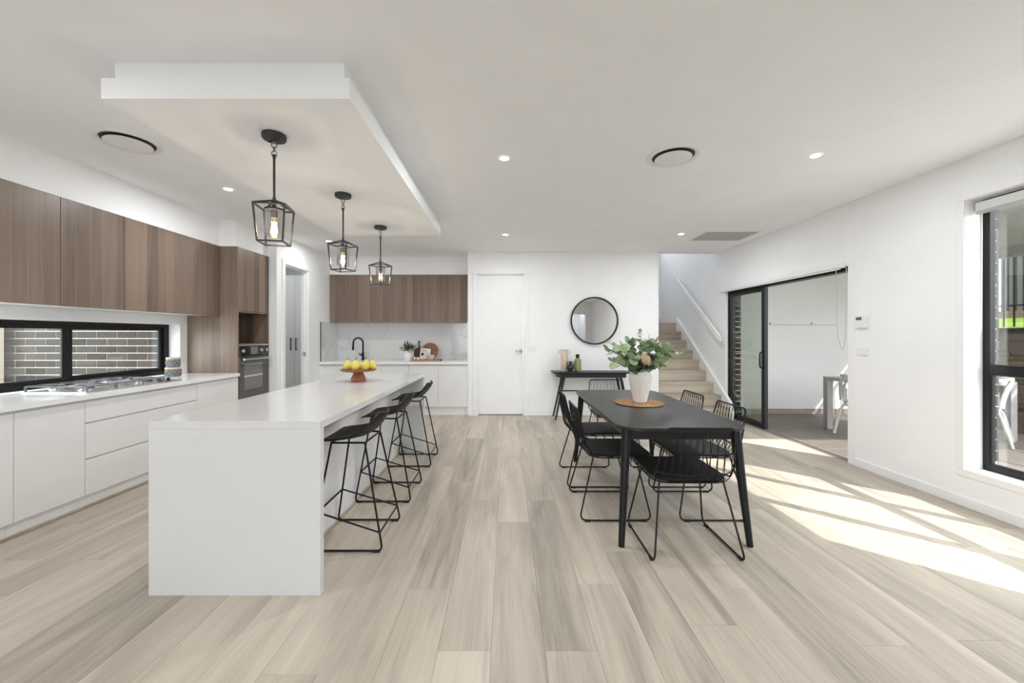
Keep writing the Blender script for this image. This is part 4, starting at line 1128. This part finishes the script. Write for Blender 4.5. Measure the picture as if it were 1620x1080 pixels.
# ================================================================== DINING CHAIRS
def make_chair(label, loc, rz):
    t = thing('wire_chair', label, 'chair', loc, rz, 'black wire dining chairs')
    W = .225
    # seat pad (outline with rounded corners, dished)
    out = []
    for cx, cy, a0, rr in ((W - .03, .275 - .03, 0, .03), (-(W - .03), .275 - .03, 90, .03), (-(W - .10), -.17 + .10, 180, .10), (W - .10, -.17 + .10, 270, .10)):
        for k in range(7):
            a = R(a0 + k * 15); out.append((cx + rr * math.cos(a), cy + rr * math.sin(a)))
    obj('seat_pad', MB().prism(out, .448, .468), 'black_pad', t, bevel=.006, local=True)
    obj('seat_frame', MB().tube([(x * 1.012, y * 1.012, .443) for x, y in out], .0052, 8, closed=True).tube([(-W, .08, .440), (W, .08, .440)], .004, 6).tube([(-.18, -.09, .440), (.18, -.09, .440)], .004, 6), 'black_metal', t, True, local=True)
    # back hoop
    hoop = fillet([(-.222, .0, .447), (-.232, -.155, .475), (-.228, -.205, .55), (-.198, -.262, .79), (.198, -.262, .79), (.228, -.205, .55), (.232, -.155, .475), (.222, .0, .447)], .035, 6)
    obj('back_hoop', MB().tube(hoop, .0058, 8), 'black_metal', t, True, local=True)
    obj('back_cross_wire', MB().tube([(-.231, -.185, .515), (-.17, -.212, .508), (-.08, -.226, .505), (0, -.23, .504), (.08, -.226, .505), (.17, -.212, .508), (.231, -.185, .515)], .0042, 6), 'black_metal', t, True, local=True)
    n = 10
    for i in range(n):
        x = -.172 + .344 * i / (n - 1)
        q = abs(x) / .19
        yb = -.228 + .022 * q * q
        obj('spindle', MB().tube(fillet([(x, -.262, .788), (x * 1.12, -.250, .64), (x * 1.18, yb - .006, .50), (x * 1.14, -.185 + .02 * q, .446), (x * 1.05, -.10, .438)], .035, 4), .0026, 6), 'black_metal', t, True, local=True)
    for i in range(n - 1):
        x = -.155 + .310 * i / (n - 2)
        obj('spindle', MB().tube([(x, -.262, .788), (x * 1.08, -.215, .62), (x * 1.14, -.165, .468)], .0020, 6), 'black_metal', t, True, local=True)
    for sx in (-1, 1):
        pts = fillet([(sx * .195, -.145, .437), (sx * .265, -.258, .0085), (sx * .265, .258, .0085), (sx * .195, .165, .437)], .045, 6)
        lf = obj('leg_frame', MB().tube(pts, .0060, 8), 'black_metal', t, True, local=True)
        for y in (-.20, .20): obj('foot', B(sx * .265 - .008, sx * .265 + .008, y - .020, y + .020, 0, .013), 'rubber', lf, local=True)
    obj('under_rail', MB().tube([(-.195, -.145, .437), (.195, -.145, .437)], .0055, 8).tube([(-.195, .165, .437), (.195, .165, .437)], .0055, 8), 'black_metal', t, True, local=True)
    return t
c1 = make_chair('black wire chair with its back to the camera at the near end of the table', (1.12, 2.565, 0), 0)
dup(c1, (.775, 3.105, 0), R(-90), 'black wire chair on the left side of the table, nearer the camera')
dup(c1, (.775, 3.73, 0), R(-90), 'black wire chair on the left side of the table, farther one')
dup(c1, (1.485, 3.105, 0), R(90), 'black wire chair on the right side of the table, nearer the camera')
dup(c1, (1.485, 3.73, 0), R(90), 'black wire chair on the right side of the table, farther one')
dup(c1, (1.20, 4.56, 0), R(180), 'black wire chair at the far end of the table facing the camera')

# ================================================================== CONSOLE TABLE, MIRROR, WALL PLATES
t = thing('console_table', 'slim black console table with splayed legs against the white wall', 'table', (1.345, 6.38, 0))
obj('tabletop', MB().prism([(.72, 6.20), (1.97, 6.20), (1.97, 6.565), (.72, 6.565)], .728, .75), 'console_black', t, bevel=.005)
obj('apron', MB().prism([(.82, 6.235), (1.87, 6.235), (1.91, 6.40), (1.87, 6.54), (.82, 6.54), (.78, 6.40)], .662, .7278), 'console_black', t, bevel=.012)
for sx, x0, x1 in ((-1, .90, .76), (1, 1.79, 1.93)):
    for ya, yb in ((6.27, 6.235), (6.50, 6.54)):
        obj('leg', MB().tube([(x1, yb, 0), (x0, ya, .664)], [.013, .021], 14), 'console_black', t, True)
obj('stretcher', MB().tube([(.845, 6.52, .42), (1.845, 6.52, .42)], .010, 10), 'console_black', t, True)
def two_handle(name, label, x, y, z, prof, mat_, hz, hr, hx):
    t = thing(name, label, 'vase', (x, y, z))
    obj('body', MB().lathe(prof, 32), mat_, t, True, local=True)
    for sx in (-1, 1):
        obj('handle', MB().tube([(sx * hx, 0, hz + hr), (sx * (hx + hr), 0, hz + hr * .95), (sx * (hx + hr * 1.7), 0, hz + hr * .2), (sx * (hx + hr * 1.2), 0, hz - hr * .75), (sx * hx, 0, hz - hr)], .0075 if hr > .022 else .006, 8), mat_, t, True, local=True)
two_handle('vase', 'tall peach two-handled vase on the console table', .925, 6.42, .7503,
           [(.052, 0), (.056, .01), (.056, .29), (.050, .31), (.052, .335), (.056, .345), (.048, .346), (.044, .33), (.044, .05), (.0001, .04)], 'vase_peach', .31, .024, .052)
two_handle('vase', 'small black two-handled vase in front of the peach one', 1.005, 6.30, .7503,
           [(.036, 0), (.040, .012), (.030, .022), (.048, .036), (.062, .065), (.060, .09), (.046, .112), (.026, .12), (.024, .155), (.029, .162), (.022, .163), (.019, .13), (.0001, .12)], 'vase_dark', .135, .019, .028)
t = thing('bottle', 'green glass bottle with dark stopper on the console table', 'bottle', (1.135, 6.40, .7503))
obj('glass_body', MB().lathe([(.050, 0), (.056, .006), (.056, .17), (.048, .19), (.026, .205), (.024, .225)], 28), 'bottle_green', t, True, local=True)
obj('stopper', MB().lathe([(.028, .215), (.030, .22), (.030, .265), (.026, .272), (.0001, .272)], 20), 'black_plastic', t, True, local=True)

t = thing('mirror', 'round wall mirror with thin black frame above the console table', 'mirror', (1.443, 6.57, 1.17))
mx = Matrix.Translation((1.443, 6.58, 1.567)) @ Matrix.Rotation(R(90), 4, 'X')
obj('frame', MB().lathe([(.372, -.010), (.372, .030), (.392, .030), (.392, -.010), (.372, -.010)], 72, caps=False).xf(mx), 'black_metal', t, True)
obj('mirror_face', MB().lathe([(.0001, -.008), (.373, -.008), (.373, .004), (.0001, .004)], 72).xf(mx), 'mirror_glass', t)
t = thing('light_switch', 'white light switch plate beside the white door', 'switch', (.43, 6.59, 1.06))
obj('plate', B(.375, .485, 6.583, 6.5928, 1.065, 1.14), 'plate_white', t, bevel=.002)
for x in (.41, .45): obj('rocker', B(x - .009, x + .009, 6.580, 6.583, 1.088, 1.116), 'trim_white', t, bevel=.001)
def WY(px): return 630 * XR / (px - 802)
t = thing('thermostat', 'small white thermostat with a dark display beside the sliding door', 'thermostat', (3.54, WY(1365), 1.40))
y0, y1 = WY(1374), WY(1356.5)
zt = 1.329 + (530 - 497.5) * WY(1365) / 630; zb = 1.329 + (530 - 518.5) * WY(1365) / 630
obj('case', B(XR - .024, XR - .0005, y0, y1, zb, zt), 'plate_white', t, bevel=.004)
obj('display', B(XR - .0255, XR - .0238, y0 + .05, y1 - .01, zt - .055, zt - .025), 'lcd', t)
obj('buttons', MB().box(XR - .0255, XR - .0238, y1 - .05, y1 - .015, zb + .025, zb + .045).box(XR - .0255, XR - .0238, y0 + .012, y0 + .03, zt - .05, zt - .03), 'vent_white', t)
t = thing('light_switch', 'white switch plate on the right wall below the thermostat', 'switch', (3.54, WY(1365), 1.1))
zt = 1.329 - (550 - 530) * WY(1365) / 630
obj('plate', B(XR - .010, XR - .0005, y0, y1, zt - .075, zt), 'plate_white', t, bevel=.002)
for y in (y0 + .03, y1 - .03): obj('rocker', B(XR - .013, XR - .010, y - .009, y + .009, zt - .052, zt - .024), 'trim_white', t, bevel=.001)

# ---- roller blinds
t = thing('roller_blind', 'rolled-up white roller blind above the sliding door', 'blind', (3.52, 5.3, 2.03))
obj('headbox', MB().prism([(3.498, 4.20), (3.541, 4.20), (3.541, 6.58), (3.498, 6.58)], 2.035, 2.092), 'plate_white', t, bevel=.012, seg=3)
obj('end_bracket', B(3.505, 3.541, 4.165, 4.198, 2.035, 2.09), 'vent_white', t, bevel=.003)
obj('bottom_bar', B(3.51, 3.53, 4.21, 6.57, 2.022, 2.034), 'plate_white', t)
obj('pull_cord', MB().tube(fillet([(3.50, 4.235, 2.035), (3.505, 4.225, 1.35), (3.52, 4.175, 1.13), (3.535, 4.155, 1.35), (3.535, 4.15, 2.035)], .05, 6), .0032, 6), 'grille_grey', t, True)
t = thing('roller_blind', 'rolled-up grey roller blind at the top of the tall window', 'blind', (3.63, 2.05, 2.28))
obj('headbox', MB().box(3.60, 3.675, 1.03, 3.065, 2.275, 2.345), 'blind_fabric', t, bevel=.008, seg=3)
obj('bottom_bar', B(3.605, 3.63, 1.04, 3.06, 2.255, 2.274), 'alu_light', t)
obj('pull_cord', MB().tube(fillet([(3.615, 3.05, 2.275), (3.612, 3.055, 1.38), (3.625, 3.06, 1.30), (3.64, 3.055, 1.38), (3.64, 3.05, 2.275)], .015, 4), .003, 6), 'plate_white', t, True)

# ================================================================== STAIRS
t = thing('staircase', 'oak-look staircase rising between white walls beyond the dining table', 'staircase', (3.03, 7.2, 0))
rise, run = .176, .249
X0, X1 = 2.515, 3.50
ys = 6.25
for k in range(9):
    y = ys + k * run; z = rise * (k + 1)
    x0 = 2.515
    obj('riser', B(x0, X1, y + .012, y + .028, z - rise + (.001 if k else 0), z - .024), 'oak_stair', t)
    if k < 8: obj('tread', B(x0, X1, y, y + run + .011, z - .023, z), 'oak_stair', t, bevel=.004)
obj('landing', B(2.515, 3.545, ys + 8 * run, 9.19, 9 * rise - .023, 9 * rise), 'oak_stair', t, bevel=.004)
m = MB()
za = lambda y: (y - ys) / run * rise
pr = [(ys - .03, 0), (ys - .03, .13), (ys + .02, rise + .10), (ys + 8 * run, za(ys + 8 * run) + rise + .10), (ys + 8 * run + .02, 9 * rise + .10), (9.19, 9 * rise + .10), (9.19, 9 * rise + .0), (ys + 8 * run, 8 * rise - .2), (ys + .3, 0)]
n = len(pr)
m.add([(3.502, y, z) for y, z in pr] + [(3.548, y, z) for y, z in pr], [tuple(range(n)), tuple(range(n, 2 * n))[::-1]] + [(i, (i + 1) % n, n + (i + 1) % n, n + i) for i in range(n)])
obj('stringer', m, 'trim_white', t)
obj('skirting', B(2.515, 3.50, 9.175, 9.19, 9 * rise + .0005, 9 * rise + .10), 'trim_white', t)
# open side of the first two steps
obj('side_panel', MB().prism([(2.505, 6.262), (2.5145, 6.262), (2.5145, 6.58), (2.505, 6.58)], 0, .15), 'trim_white', t)
t = thing('handrail', 'white stair handrail on the right stairwell wall', 'handrail', (3.47, 7.3, 1.3))
obj('rail', MB().bar((3.46, 6.47, 1.27), (3.46, 8.20, 2.50), .045, .085), 'trim_white', t, bevel=.006)
obj('end_cap', B(3.44, 3.48, 6.43, 6.50, 1.235, 1.265), 'trim_white', t, bevel=.006)
for u in (.12, .55, .9):
    y = 6.47 + 1.73 * u; z = 1.27 + 1.23 * u
    obj('bracket', MB().tube(fillet([(3.549, y, z - .07), (3.47, y, z - .08), (3.46, y, z - .03)], .03), .007, 8), 'nickel', t, True)
